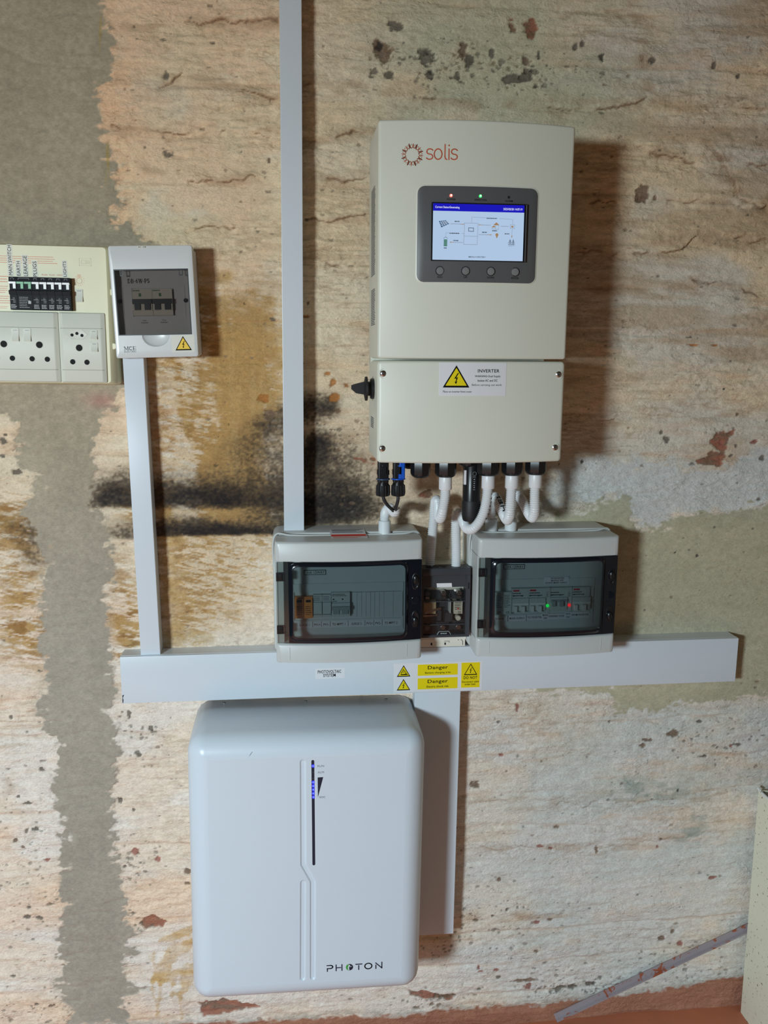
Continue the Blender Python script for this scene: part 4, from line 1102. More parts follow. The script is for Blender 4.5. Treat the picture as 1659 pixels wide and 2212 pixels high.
    g.add([(x, z, d + .6) for x, z in hx] + [(x, z, d + .1) for x, z in inn] + [(x, z, d - .5) for x, z in hx], [(i, (i + 1) % n, n + (i + 1) % n, n + i) for i in range(n)] + [tuple(range(n, 2 * n))] + [(i, (i + 1) % n, 2 * n + (i + 1) % n, 2 * n + i) for i in range(n)])
    part('two_pin_outlet', g, SOCK_W, p)
    for x, z in ((-409, 1609.5), (-400, 1612.5), (-391, 1609)): part('pin_hole', G().cyl((x, z), 2.9, d, d + .5, 'd', 14), HOLE, p)
    for z in (1610.5, 1587.5):
        rocker(-369, z, 6.8, 9, p, d)
    part('switch_mark', G().line([(-372, 1616.6), (-366, 1616.6)], .9, d + 1.2, d + 1.6).line([(-372, 1593.6), (-366, 1593.6)], .9, d + 1.2, d + 1.6), DKGREY, p)
ready_board()

# ------------------------------------------------------------------ small AC distribution box with tinted door
def ac_box():
    x0, x1, z0, z1, D = -329.5, -177.5, 1568, 1771.5, 72
    t = thing('ac_distribution_box', 'small white AC DB box with smoked window and yellow warning triangle', 'distribution box', (-253, 1670, 0), None, -1.6)
    part('base', G().rbox(x0 + 2, x1 - 1, z0 + 2, z1 - 3, -5, 46, r=4, f=.5), ACDB_W, t)
    wx0, wx1, wz0, wz1 = -322.5, -187, 1609.5, 1729.5
    g = G()
    # front cover with a real opening and a dished thumb notch below it
    g.shell([(x0, x1, z0, z1, 4, 44), (x0, x1, z0, z1, 4, D - 2), (x0 + .6, x1 - .6, z0 + .6, z1 - .6, 4, D - .6), (x0 + 2, x1 - 2, z0 + 2, z1 - 2, 4, D), (wx0, wx1, 1584, wz1, .5, D), (wx0, wx1, 1584, wz1, .5, 44)], False, False)
    X, Z = np.meshgrid(np.linspace(wx0, wx1, 110), np.linspace(1584, wz0, 26), indexing='ij')
    q = np.sqrt(((X + 254) / 25) ** 2 + ((Z - 1609.5) / 21) ** 2)
    dep = np.where(q < 1, 7 * np.sqrt(np.clip(1 - q * q, 0, 1)), 0)
    o = len(g.v); nx, nz = X.shape
    g.v += [(float(x), float(z), float(D - e)) for x, z, e in zip(X.ravel(), Z.ravel(), dep.ravel())]
    g.f += [(o + i * nz + j, o + (i + 1) * nz + j, o + (i + 1) * nz + j + 1, o + i * nz + j + 1) for i in range(nx - 1) for j in range(nz - 1)]
    part('cover', g, ACDB_W, t)
    # inside: recessed plate, two breakers
    part('inner_panel', G().frame((wx0, wx1, wz0, wz1), (-296, -218, 1645, 1696), 46, 52).box(-300, -214, 1641, 1700, 44, 48).frame((-315, -198, 1641, 1702), (-312, -201, 1644, 1699), 52, 52.8), ACDB_W, t)
    for x in (-294.5, -257.5):
        b = part('circuit_breaker', G().box(x, x + 36.5, 1646, 1694.5, 44, 58).box(x + .3, x + 36.2, 1655, 1676, 58, 63), IVORY, t)
        part('toggle', G().box(x + .8, x + 35.8, 1667, 1676, 60, 67).box(x + 4, x + 14.5, 1656, 1668, 60, 66).box(x + 22.5, x + 33, 1656, 1668, 60, 66), BLACK, b)
        g = G(); g.micro(x + 1, x + 16, 1690, 1693.5, 1, 58.15, int(x), .6); g.box(x + 12, x + 16.5, 1681, 1687, 58, 58.2)
        part('marking', g, mat('dull_green_ink', (60, 120, 70), .5, vary=0), b)
    for x, s1, s2 in ((-282, 'From', 'Inverter'), (-246, 'To', 'Inverter')):
        g = G(); words(g, s1, x + 3, x + 9.5, 1636.2, 1638.8, 52.1, True); words(g, s2, x, x + 13, 1632, 1634.8, 52.1, True)
        part('lettering', g, INK, t)
    for x in (-318, -197):
        part('screw', G().cyl((x, 1673), 4, 48, 55, 'd', 14, 1), BLACK, t)
    dr = part('window_door', G().rbox(wx0 + .4, wx1 - .4, wz0 + .4, wz1 - .4, D - 3, D - .5, r=1.5, f=.4, steps=1), SMOKE, t, 'smoked see-through door')
    part('door_edge', G().frame((wx0, wx1, wz0, wz1), (wx0 + 1.6, wx1 - 1.8, wz0 + 1.6, wz1 - 2), D - 4, D - .3), BLACK, dr)
    for x in (-308, -200.5): part('hinge_tab', G().frame((x - 3.4, x + 3.4, 1717, 1728), (x - 2, x + 2, 1719, 1727), D - .6, D + .2), BLACK, dr)
    # bold serif type designation
    g = G(); e0, e1 = 52.0, 52.2; cur = [-302.0]; zb2, H = 1706.4, 6.9
    T_ = lambda pts, w: g.line([(cur[0] + x, zb2 + z * H) for x, z in pts], w, e0, e1)
    hump = lambda x, z, rx, rz, a0, a1: [(x + rx * math.cos(math.radians(a0 + (a1 - a0) * k / 8)), z + rz * math.sin(math.radians(a0 + (a1 - a0) * k / 8))) for k in range(9)]
    def serif(x, z, w=2.2): T_([(x - w / 2, z), (x + w / 2, z)], .45)
    T_([(1.2, 0), (1.2, 1)], 1.3); serif(1.2, 0); serif(1.2, 1); T_([(1.2, 0), (2.4, 0)] + hump(2.4, .5, 2.6, .5, -90, 90) + [(1.2, 1)], .8); cur[0] += 6.4
    T_([(1.2, 0), (1.2, 1)], 1.3); serif(1.2, 0); serif(1.2, 1); T_([(1.2, .52), (2.6, .52)] + hump(2.6, .76, 1.5, .24, -90, 90) + [(1.2, 1)], .8); T_([(1.2, 0), (2.6, 0)] + hump(2.6, .26, 1.9, .26, -90, 90), .8); cur[0] += 5.8
    T_([(.2, .4), (2.0, .4)], .8); cur[0] += 3.0
    T_(hump(1.9, .3, 1.5, .3, 0, 360), .9); T_(hump(3.2, .3, 2.8, .7, 180, 95), .9); cur[0] += 5.0
    T_([(.6, 1), (2.2, 0)], 1.2); T_([(2.2, 0), (3.6, 1)], .6); T_([(3.6, 1), (5.2, 0)], 1.2); T_([(5.2, 0), (6.6, 1)], .6); serif(.6, 1); serif(3.6, 1, 1.6); serif(6.6, 1, 1.8); cur[0] += 7.6
    T_([(.2, .4), (2.0, .4)], .8); cur[0] += 3.0
    T_([(1.2, 0), (1.2, 1)], 1.3); serif(1.2, 0); serif(1.2, 1); T_([(1.2, .46), (2.6, .46)] + hump(2.6, .73, 1.7, .27, -90, 90) + [(1.2, 1)], .8); cur[0] += 5.4
    T_(hump(2.0, .75, 1.4, .25, 30, 270) + hump(2.0, .26, 1.5, .25, 90, -150), 1.0); cur[0] += 5
    part('lettering', g, INK, dr)
    # stickers and logo
    part('warning_sticker', G().rbox(-226, -183.5, 1577, 1608, D - .3, D + .12, r=1, f=.05, steps=1), PAPER_C, t)
    triangle_sign(t, -204.3, 1580.2, 30.5, 26.5, D + .12, yellow=mat('amber_yellow', (244, 200, 0), .4, vary=0))
    part('name_sticker', G().rbox(-276, -259.5, 1766.6, 1770.8, D - .2, D + .15, r=.5, f=.05, steps=1), PAPER_C, t)
    g = G(); words(g, 'AC DB', -275, -260.5, 1767.2, 1770.2, D + .2, True); part('lettering', g, INK, t)
    # serif maker's mark
    g = G(); q0, q1 = D + .02, D + .15
    P_ = lambda pts, w: g.line(pts, w, q0, q1)
    m = lambda x: -315 + x
    P_([(m(2), 1583), (m(2), 1589)], .6); P_([(m(2), 1589), (m(5), 1584)], 1.4); P_([(m(5), 1584), (m(8), 1589)], .6); P_([(m(8), 1583), (m(8), 1589)], 1.5)
    for x in (1, 7): P_([(m(x - .6), 1583), (m(x + 2.4), 1583)], .5)
    P_([(m(.4), 1589), (m(2.6), 1589)], .5); P_([(m(7.4), 1589), (m(9.6), 1589)], .5)
    P_([(m(13.4 + 2.9 * math.cos(math.radians(a))), 1586 + 3 * math.sin(math.radians(a))) for a in range(45, 316, 22)], 1.0)
    P_([(m(18.4), 1583), (m(18.4), 1589)], 1.5)
    for z in (1583, 1586, 1589): P_([(m(17), z), (m(22.4), z)], .6)
    P_([(m(22.4), 1583), (m(22.8), 1584.4)], .5); P_([(m(22.4), 1589), (m(22.8), 1587.6)], .5)
    words(g, 'ELECTRIC', m(1), m(23), 1578.4, 1581.6, q1, True)
    part('lettering', g, INK_G, t)
ac_box()

# ------------------------------------------------------------------ twelve-way enclosures
def enclosure(x0, label, right):
    W = 288.0; x1 = x0 + W; z0, z1 = 977.0, 1221.0
    xc = (x0 + x1) / 2
    surf = lambda x: 131 + 13 * (1 - ((x - xc) / (W / 2)) ** 2)
    off = lambda k: (lambda x: surf(x) + k)
    t = thing('enclosure', label, 'enclosure', (xc, z0, 0), 'twelve-way enclosures above the long trunking')
    part('base', G().shell([(x0 - 5, x1 + 5, z0 - 2, z1 + 4.5, 14, -5), (x0 - 5, x1 + 5, z0 - 2, z1 + 4.5, 14, 62), (x0 - 4, x1 + 4, z0 - 1, z1 + 3.5, 13, 66)]), ENC_G, t)
    zt, zb = 1181.5, 1016.5
    g = G().box(x0 + 1, x1 - 1, z0 + 1, z1 - 1, 62, 86)
    for a, b in ((zt, z1), (z0, zb)):
        g.shell([(x0, x1, a, b, 2, 62), (x0, x1, a, b, 2, off(-7)), (x0 + .6, x1 - .6, a + .3, b - .6, 3, off(-4)), (x0 + 2.2, x1 - 2.2, a + .6, b - 2.2, 4, off(-1.2)), (x0 + 4.5, x1 - 4.5, a + 1, b - 4.5, 5, off(0))])
    g.box(x0, x0 + 16, zb - 3, zt + 3, 62, 123); g.box(x1 - 16, x1, zb - 3, zt + 3, 62, 123)
    part('cover', g, ENC_G, t)
    lp = [(x0 - 3.5, 1150, 64), (x0 - 4.5, 1204, 68), (x0 + 4, 1224.5, 72), (x0 + 30, 1222.5, 78), (x0 + 80, 1221, 79), (xc, 1221, 79), (x1 - 80, 1221, 79), (x1 - 30, 1222.5, 78), (x1 - 4, 1224.5, 72), (x1 + 4.5, 1204, 68), (x1 + 3.5, 1150, 64)]
    P, _ = catmull(lp, 5)
    part('cover_lip', G().tube(P, 2.0, 8), ENC_G, t)
    g = G()
    for a, b in (((x0 + 26, 984.5), (x0 + 26, 1009)), ((x1 - 30, 984.5), (x1 - 30, 1009))): g.line([a, b], .9, off(-.3), off(.5))
    xs = [x0 + 26 + (W - 56) * k / 10 for k in range(11)]
    g.line([(x, 984.5) for x in xs], .5, off(-.3), off(.12))
    part('panel_line', g, ENC_G, t)
    # inner panel with raised surround
    part('inner_panel', G().box(x0 + 16, x1 - 16, zb, zt, 84, 87).frame((x0 + 30, x1 - 32, 1026, 1125), (x0 + 36, x1 - 37, 1050, 1108), 87, 89.5), ENC_IN, t)
    R = x0 + 37
    ch = R
    if not right:
        for k in range(2):
            a = R + 18 * k
            m = part('surge_arrester', G().box(a + .3, a + 17.7, 1057, 1101, 86, 100).box(a + 1, a + 17, 1062, 1098, 100, 103), ORANGE, t)
            part('marking', G().box(a + 4, a + 14, 1091, 1096, 103, 103.2).micro(a + 3, a + 15, 1064, 1084, 5, 103.15, k, .35, .75), INK, m)
        for k in range(2):
            a = R + 36.5 + 18 * k
            m = part('fuse_holder', G().box(a + .3, a + 17.7, 1058, 1104, 86, 98).box(a + .8, a + 17.2, 1066, 1090, 98, 104), GREY_L, t)
            part('marking', G().micro(a + 2, a + 16, 1092, 1102, 3, 98.15, k + 7, .4, .8).box(a + 1, a + 17, 1065, 1066.4, 98, 104.2), INK_G, m)
        a = R + 73
        m = part('circuit_breaker', G().box(a, a + 37, 1058, 1108, 86, 98).box(a + .4, a + 36.6, 1064, 1088, 98, 105), GREY_L, t)
        part('toggle', G().box(a + 1, a + 36, 1075, 1082, 104, 111).box(a + 3, a + 15, 1066, 1076, 104, 108).box(a + 20, a + 33, 1066, 1076, 104, 108), GREY_M, m)
        part('marking', G().micro(a + 2, a + 34, 1100, 1106, 2, 98.15, 31, .4, .8).box(a + 3, a + 6, 1093, 1095.5, 98, 98.2).box(a + 21, a + 24, 1093, 1095.5, 98, 98.2).micro(a + 2, a + 12, 1089, 1092, 1, 98.15, 33, .4), INK, m)
        for a, b in ((115, 124.5), (125, 134), (134.5, 143), (143.5, 152), (152.5, 160.5), (161, 170), (170.5, 179.5), (180, 198), (198.5, 217)):
            o = R - 0
            part('blanking_strip', G().box(o + a, o + b, 1054, 1106, 87, 92), ENC_IN, t)
        ls = part('label_strip', G().box(R - .5, R + 215, 1033.5, 1047, 89, 90.2), PAPER, t)
        g = G()
        for s, a, b in (('SURGE 1', 9, 29), ('PV1+', 38.5, 51), ('PV1-', 57, 68.5), ('TO MPPT 1', 75, 101), ('SURGE 2', 114, 134), ('PV2+', 144, 157), ('PV2-', 162, 174), ('TO MPPT 2', 181, 207)):
            words(g, s, R + a, R + b, 1037.5, 1042.5, 90.35, True)
        for x in (35.5, 53, 71, 107, 141, 159, 176): g.line([(R + x, 1035.5), (R + x, 1046.5)], .8, 90.2, 90.4)
        part('lettering', g, INK, ls)
        tg = (R + 19, R + 63, 1143, 1153)
    else:
        for k in range(2):
            a = R + 7 + 17.5 * k
            m = part('surge_arrester', G().box(a, a + 17, 1054, 1101, 86, 100), GREY_L, t)
            gm = G().micro(a + 2, a + 15, 1068, 1096, 8, 100.15, 60 + k, .35, .6); words(gm, 'CE', a + 6, a + 13, 1056.5, 1060.5, 100.2, True)
            part('marking', gm, INK, m)
        for a, w_, logo, up in ((42, 35, 1, 0), (77, 35, 1, 0), (122, 36, 0, 1), (169, 38, 1, 0)):
            a += R
            m = part('circuit_breaker', G().box(a + .2, a + w_ - .2, 1057, 1107, 86, 98).box(a + .5, a + w_ - .5, 1062, 1088, 98, 104), GREY_L, t)
            zz = 1079 if up else 1069
            part('toggle', G().box(a + 1, a + w_ - 1, zz + (0 if up else 6), zz + (5 if up else 10), 103, 107).box(a + 3, a + 9, zz - 8, zz + 4, 103, 111).box(a + w_ * .52, a + w_ * .52 + 6.5, zz - 8, zz + 4, 103, 112), WHITE if not up else GREY_M, m)
            part('marking', G().micro(a + 2, a + w_ - 3, 1090, 1100, 2, 98.15, int(a), .35, .5).box(a + 2, a + 6, 1091, 1092.4, 98, 98.25).box(a + w_ * .55, a + w_ * .55 + 5, 1091, 1092.4, 98, 98.25), INK, m)
            if logo: part('maker_logo', G().rbox(a + 2.5, a + 16, 1101.2, 1104.8, 98, 98.3, r=1.6, f=.05, steps=1), mat('crimson_ink', (196, 40, 70), .5, vary=0), m)
        for a, lm in ((112, LED_G2), (158, LED_R2)):
            a += R
            m = part('pilot_lamp', G().box(a, a + 10, 1057, 1108, 86, 100), GREY_L, t)
            part('lamp_lens', G().lathe((a + 5.2, 1070.5), [(3.2, 99), (3.1, 101.5), (2, 102.6)], 'd', 16), lm, m)
            part('marking', G().micro(a + 2, a + 8, 1088, 1100, 4, 100.2, int(a), .35, .6), INK, m)
        part('blanking_strip', G().box(R + 207.5, R + 217, 1054, 1106, 87, 92), ENC_IN, t)
        ls = part('label_strip', G().box(R + 8, R + 36, 1038, 1046, 89, 90.2).box(R + 39, R + 76, 1036, 1048, 89, 90.2).box(R + 77, R + 111, 1037, 1048.5, 89, 90.2).box(R + 110, R + 123, 1036, 1052, 90.2, 90.8).box(R + 122, R + 162, 1038, 1050, 89, 90.2).box(R + 158, R + 171, 1038, 1053, 90.2, 90.8).box(R + 171, R + 211, 1039, 1052, 89, 90.2), PAPER, t)
        g = G()
        for s, a, b, z in (('SURGE', 12, 29, 1040), ('MAIN SUPPLY', 41, 73, 1040), ('TO INVERTER', 79, 109, 1041), ('CHANGE OVER', 124, 157, 1042.5), ('FROM INVERTER', 173, 209, 1044)): words(g, s, R + a, R + b, z, z + 4.2, 90.4, True)
        words(g, 'MAINS', R + 111, R + 122, 1045.6, 1049.4, 91, True); words(g, 'ON', R + 113, R + 120, 1038.6, 1043, 91, True)
        words(g, 'INV', R + 160, R + 170, 1047, 1050.6, 91, True); words(g, 'ON', R + 161, R + 168, 1040, 1044, 91, True)
        for x in (37.5, 76.5): g.line([(R + x, 1036), (R + x, 1048)], .8, 90.2, 90.5)
        part('lettering', g, INK, ls)
        ll = part('instruction_label', G().box(R + 111.5, R + 163.5, 1113, 1128, 89, 90.2), PAPER, t)
        g = G(); words(g, 'UP INVERTER', R + 125, R + 153, 1123.8, 1127, 90.4, True); words(g, 'MIDDLE OFF', R + 126, R + 152, 1119, 1122.2, 90.4, True); words(g, 'DOWN MAIN SUPPLY', R + 114, R + 160, 1114.2, 1117.6, 90.4, True)
        part('lettering', g, INK, ll)
        tg = (R + 25.5, R + 70, 1146, 1156)
    tag = part('name_plate', G().box(tg[0], tg[1], tg[2], tg[3], 86.5, 88), BLACK, t)
    part('plate_face', G().box(tg[0] + 1.2, tg[1] - 1.2, tg[2] + 1.2, tg[3] - 1.2, 88, 88.2), ENC_IN, tag)
    g = G(); words(g, 'HA 12WAY', tg[0] + 7, tg[1] - 2.5, tg[2] + 2.4, tg[3] - 2.4, 88.3, True); part('lettering', g, INK, tag)
    # tinted door: hinge strip, dark lock strip, raised window
    L0, L1, wx0, wx1 = x0 + 1.5, x1 - 1.5, x0 + 26, x1 - 29
    cx0, cx1, cz0, cz1 = x0 + 34, x1 - 35, 1029.5, 1173
    zz0, zz1 = zb + 1.2, zt - 1.2
    def strip(a, b, c, d_, k0, k1, n=6):
        g = G(); xs = [a + (b - a) * i / n for i in range(n + 1)]
        vs = []
        for x in xs: vs += [(x, c, surf(x) + k0), (x, d_, surf(x) + k0), (x, d_, surf(x) + k1), (x, c, surf(x) + k1)]
        fs = [(0, 1, 2, 3), tuple(4 * n + i for i in range(4))]
        for i in range(n):
            for q in range(4): fs.append((4 * i + q, 4 * i + (q + 1) % 4, 4 * i + 4 + (q + 1) % 4, 4 * i + 4 + q))
        return g.add(vs, fs)
    door = part('door', strip(L0, wx0, zz0, zz1, -4, -1.2), DOOR_T, t, 'tinted see-through door')
    g = G()
    for q in (strip(wx1, L1, zz0, zz1, -6, -1.0), strip(wx0 - 1, wx1 + 1, zz0, cz0 - 4, -4, -1.4), strip(wx0 - 1, wx1 + 1, cz1 + 3, zz1, -4, -1.4), strip(wx0 - 1, cx0 - 3, cz0 - 5, cz1 + 4, -4, -1.4, 2), strip(cx1 + 2, wx1 + 1, cz0 - 5, cz1 + 4, -4, -1.4, 2)): g.add(q.v, q.f)
    part('door_frame', g, DOOR_D, door)
    # raised rim around the pane (rounded)
    def outline(a, b, c, d_, r, n=6):
        pts = []
        for (qx, qz, s) in ((b - r, d_ - r, 0), (a + r, d_ - r, 90), (a + r, c + r, 180), (b - r, c + r, 270)):
            for k in range(n + 1):
                an = math.radians(s + 90 * k / n); pts.append((qx + r * math.cos(an), qz + r * math.sin(an)))
        out = []
        for p, q in zip(pts, pts[1:] + pts[:1]):
            L = math.hypot(q[0] - p[0], q[1] - p[1]); m = max(1, int(L / 20))
            out += [(p[0] + (q[0] - p[0]) * k / m, p[1] + (q[1] - p[1]) * k / m) for k in range(m)]
        return out
    A, B, C_ = outline(wx0, wx1, cz0 - 8, cz1 + 6.5, 14), outline(cx0 - 3, cx1 + 3, cz0 - 4, cz1 + 3, 11), outline(cx0, cx1, cz0, cz1, 9)
    def band(rings):
        g = G(); allv = []
        for pts, k in rings: allv.append([(x, z, surf(x) + k) for x, z in pts])
        n = min(len(a) for a in allv)
        res = []
        for a in allv:
            ar = np.array(a + a[:1]); s = np.r_[0, np.cumsum(np.linalg.norm(np.diff(ar[:, :2], axis=0), axis=1))]
            tt = np.linspace(0, s[-1], 97)[:-1]
            res.append([tuple(np.interp(v, s, ar[:, k]) for k in range(3)) for v in tt])
        n = 96
        vs = [q for a in res for q in a]
        fs = [(i * n + k, i * n + (k + 1) % n, (i + 1) * n + (k + 1) % n, (i + 1) * n + k) for i in range(len(res) - 1) for k in range(n)]
        return g.add(vs, fs)
    part('window_rim', band([(A, -1.4), (A, .4), (B, 3.4), (C_, 3.6), (C_, .4)]), DOOR_D, door)
    pane = G(); n = 10
    xs = [cx0 - 1 + (cx1 - cx0 + 2) * i / n for i in range(n + 1)]
    vs = []; fs = []
    for x in xs: vs += [(x, cz0 - 1, surf(x) + 1.0), (x, cz1 + 1, surf(x) + 1.0), (x, cz1 + 1, surf(x) + 3.2), (x, cz0 - 1, surf(x) + 3.2)]
    fs += [(0, 1, 2, 3), tuple(4 * n + i for i in range(4))]
    for i in range(n):
        for q in range(4): fs.append((4 * i + q, 4 * i + (q + 1) % 4, 4 * i + 4 + (q + 1) % 4, 4 * i + 4 + q))
    part('window_pane', pane.add(vs, fs), CLEAR, door)
    for z in (1151.5, 1045):
        x = x0 + 2
        part('hinge', G().frame((x, x + 17, z - 8.5, z + 8.5), (x + 3, x + 14.5, z - 6, z + 6), surf(x) - 3, surf(x) + .8).rbox(x + 4, x + 12, z - 6.5, z + 6.5, surf(x) - 3, surf(x) + 2, r=1, f=1), BLACK, t)
    for z, s in ((1137, 1), (1060, -1)):
        x = x1 - 14; d = surf(x) - 1
        part('lock', G().lathe((x, z), [(8.6, d - 1), (8.6, d + .6), (7.2, d + 1.2), (6.6, d + .4), (5.8, d + .2)], 'd', 26, 1, 2.0).lathe((x, z + 4 * s), [(5, d), (4.8, d + 4.5), (3, d + 6)], 'd', 18, 1, 1.7), BLACK, t)
    x = x1 - 14; d = surf(x) - 1
    part('lock_button', G().lathe((x, 1099), [(8.2, d - 1), (8.2, d + .8), (7.2, d + 1.2), (6.6, d + .5)], 'd', 24), DOOR_D, t)
    return t
E1 = enclosure(-37, 'grey enclosure with tinted door, two orange surge modules and blank strips inside', False)
E2 = enclosure(362, 'grey enclosure with tinted door, white breakers and lit green and red lamps inside', True)
prof = [(44, 1226.0), (66, 1226.0), (76, 1224.2), (81, 1223.6), (90, 1221.8), (116, 1221.6)]
def draped(a, b, p):
    n = len(p)
    return G().add([(a + (2 if i > n / 2 else 0) * .5, z, d) for i, (d, z) in enumerate(p)] + [(b + (2 if i > n / 2 else 0), z, d) for i, (d, z) in enumerate(p)], [(i, i + 1, n + i + 1, n + i) for i in range(n - 1)])
st = part('warning_sticker', draped(72, 143, prof), PAPER, E1, 'white sticker with red stripes draped over the top edge')
cut = lambda d: float(np.interp(d, [q[0] for q in prof], [q[1] for q in prof])) + .25
band = lambda d0, d1, n=4: [(d0 + (d1 - d0) * k / n, cut(d0 + (d1 - d0) * k / n)) for k in range(n + 1)]
part('red_print', draped(73.5, 142.5, band(83, 95)), INK_R, st)
for k, d in enumerate((49, 56, 63, 70, 101, 108)):
    part('print_line', draped(76, 138 - 7 * (k % 3), band(d, d + 3.4, 2)), INK_PR if k > 3 else INK_G, st)

# ------------------------------------------------------------------ fuse switch between the enclosures
def fuse_switch():
    x0, x1, z0, z1, D = 256.5, 356, 1006, 1151, 92
    t = thing('fuse_switch', 'dark grey fuse switch with smoked clear cover between the two enclosures', 'fuse switch', (306, 985, 0))
    part('mounting_base', G().box(258, 356, 972, 990, -5, 52).box(258, 356, 990, 1146, -5, 60).box(262, 340, 986, 992, 52, 56), PAPER_C, t)
    g = G()
    for x in (283, 312): g.box(x, x + 3, 976, 981, 52, 52.4)
    g.line([(312, 989), (312, 984), (322, 984), (322, 981)], .7, 52, 52.4); g.line([(345, 989), (351, 983), (351, 975)], .9, 52, 52.4)
    part('base_slot', g, INK, t)
    part('housing', G().rbox(x0, x1, z1 - 15, z1, 56, D, r=2, f=2).frame((x0, x1, z0, z1 - 14.5), (x0 + 4, x1 - 8, z0 + 5, z1 - 14.5), 56, D - .4).box(x0 + 4, x1 - 8, z0 + 4, 1098, 56, 62).plate([(x0 + 4, 1111), (x1 - 8, 1111), (x1 - 8, 1137), (x0 + 4, 1137)], 66, D - 5), DKGREY, t)
    for x in (268, 283, 298): part('vent_slot', G().box(x, x + 9, z1 - 6, z1 + 1.5, 62, 80), BLACK, t)
    part('blank_label', G().plate([(288, 1111.4), (319, 1111.4), (318, 1119.6), (287, 1119.6)], D - 5, D - 4.4), PAPER, t)
    part('side_slot', G().box(351.6, 353.6, 1108, 1121, D, D + .5), BLACK, t)
    for i, x in enumerate((270, 303.5, 336)):
        for z in (1095, 1022):
            s = part('terminal', G().lathe((x, z), [(6, 62), (6, 78), (4.6, 79)], 'd', 12).box(x - 3.6, x + 3.6, z - .6, z + .6, 78.8, 79.6), STEEL if i else HEATSINK, t)
        part('terminal_clip', G().box(x - 4, x + 4, 1083, 1089, 62, 80).box(x - 4, x + 4, 1076, 1079, 62, 78), STEEL, t)
    # fuses: one wrapped in brass foil at the left, one ceramic at the right
    f1 = part('fuse_link', G().box(263, 288, 1050, 1080, 62, 78), mat('brass_foil', (206, 184, 140), .35, metal=.25, vary=.25, scale=120), t, 'crinkled brass coloured fuse link')
    part('foil_blade', G().plate([(264, 1052), (300, 1062), (298, 1066), (268, 1060)], 76, 79).plate([(262, 1046), (292, 1048), (292, 1052), (262, 1054)], 74, 78), STEEL, f1)
    f2 = part('fuse_link', G().box(325, 343, 1052, 1079, 62, 80).lathe((334.5, 1043), [(5.4, 62), (5.4, 82), (4.5, 83)], 'd', 16), IVORY, t, 'ivory ceramic fuse link')
    part('marking', G().micro(327, 341, 1060, 1078, 5, 80.2, 77, .4, .85).micro(334, 341, 1050, 1058, 3, 80.2, 79, .5), INK, f2)
    part('marking', G().cyl((334, 1063), 1.8, 80, 80.3, 'd', 12), INK_R, f2)
    part('grip', G().box(292, 300, 1036, 1058, 62, 74).plate([(306, 1036), (322, 1036), (322, 1055), (308, 1055)], 62, 82).box(289, 316, 1028, 1034, 62, 78), DKGREY, t)
    part('divider', G().box(316, 318, 1055, 1080, 62, 84), GREY_L, t)
    # clear hinged cover
    cv = part('clear_cover', G().box(260, 349, 1010, 1108, 85, 87), SMOKE2, t, 'smoked see-through cover')
    part('cover_rib', G().box(260, 349.5, 1080.5, 1082, 86.5, 89).box(260, 349.5, 1031.5, 1033.2, 86.5, 89).box(348.2, 350, 1010, 1108, 84, 88).box(260, 349, 1009, 1010.6, 84, 88), DKGREY, cv)
    part('cover_rib', G().line([(289, 1009.5), (294, 1017.5), (314, 1017.5), (319, 1009.5)], 1.0, 87, 88.4), GREY_M, cv)
    part('cover_stud', G().cyl((325.5, 1104.5), 2.4, 86, 89.5, 'd', 14, .6), WHITE, cv)
    part('cover_slot', G().lathe((317, 1093), [(2.4, 87), (2.2, 87.4)], 'd', 12, 1, 2), BLACK, cv)
    g = G().micro(297, 311, 1011.4, 1014.6, 1, 87.3, 5, .7); part('moulded_print', g, GREY_M, cv)
fuse_switch()

# ------------------------------------------------------------------ flexible conduits
def conduit(label, pts, coupler_top=None, coupler_bottom=None, R=10.2, marks=None):
    org = (pts[0][0], min(p[1] for p in pts), 0)
    t = thing('flexible_conduit', label, 'conduit', org)
    P, r = ribbed(pts, R)
    part('ribbed_tube', G().tube(P, r, 16), FLEX, t, smooth=1.2)
    if coupler_top:
        x, d, a, b = coupler_top
        part('coupling', G().lathe((x, d), [(12.0, a), (12.4, a - 1), (12.6, b + 2), (11.4, b)], 'z', 22), FLEX, t)
    if coupler_bottom:
        x, d, a, b = coupler_bottom
        part('coupling', G().lathe((x, d), [(11.2, a), (12.4, a - 1.5), (12.4, b)], 'z', 22), FLEX, t)
    if marks:
        g = G()
        for k, (i, ang, s) in enumerate(marks):
            i = min(len(P) - 2, int(i * len(P)))
            T = P[i + 1] - P[i - 1]; T /= np.linalg.norm(T)
            n = np.array([math.sin(math.radians(ang)), 0, math.cos(math.radians(ang))]); n -= T * n.dot(T); n /= np.linalg.norm(n)
            side = np.cross(T, n)
            c = P[i] + n * (R * 1.03)
            vs = [c + T * a + side * b for a, b in ((-s, -1.6), (s, -1.2), (s * .6, 1.4), (-s * .7, 1.1))]
            g.add([tuple(v) for v in vs], [(0, 1, 2, 3)])
        part('printed_marks', g, INK, t)
    return t, P
conduit('short open-ended white flexible conduit holding two black cables on the enclosure with orange modules', [(182, 1238, 70), (182, 1250, 70), (182.5, 1262, 73), (186, 1273, 82), (190, 1277, 94), (194, 1274, 106), (196.5, 1272, 114), (197.5, 1277, 120), (197.5, 1283, 122)], None, (182, 70, 1248, 1221.5), 10.0)
conduit('white flexible conduit looping back into the fuse switch beside the enclosure with orange modules', [(290, 1330, 150), (290, 1312, 150), (288, 1296, 150), (285, 1278, 149), (284, 1266, 140), (284, 1262, 126), (285, 1270, 108), (286, 1282, 92), (286, 1289, 80), (285, 1284, 68), (284, 1262, 61), (283, 1240, 60), (280, 1200, 60), (277, 1160, 62), (276, 1142, 64)], (290, 150, 1349, 1322))
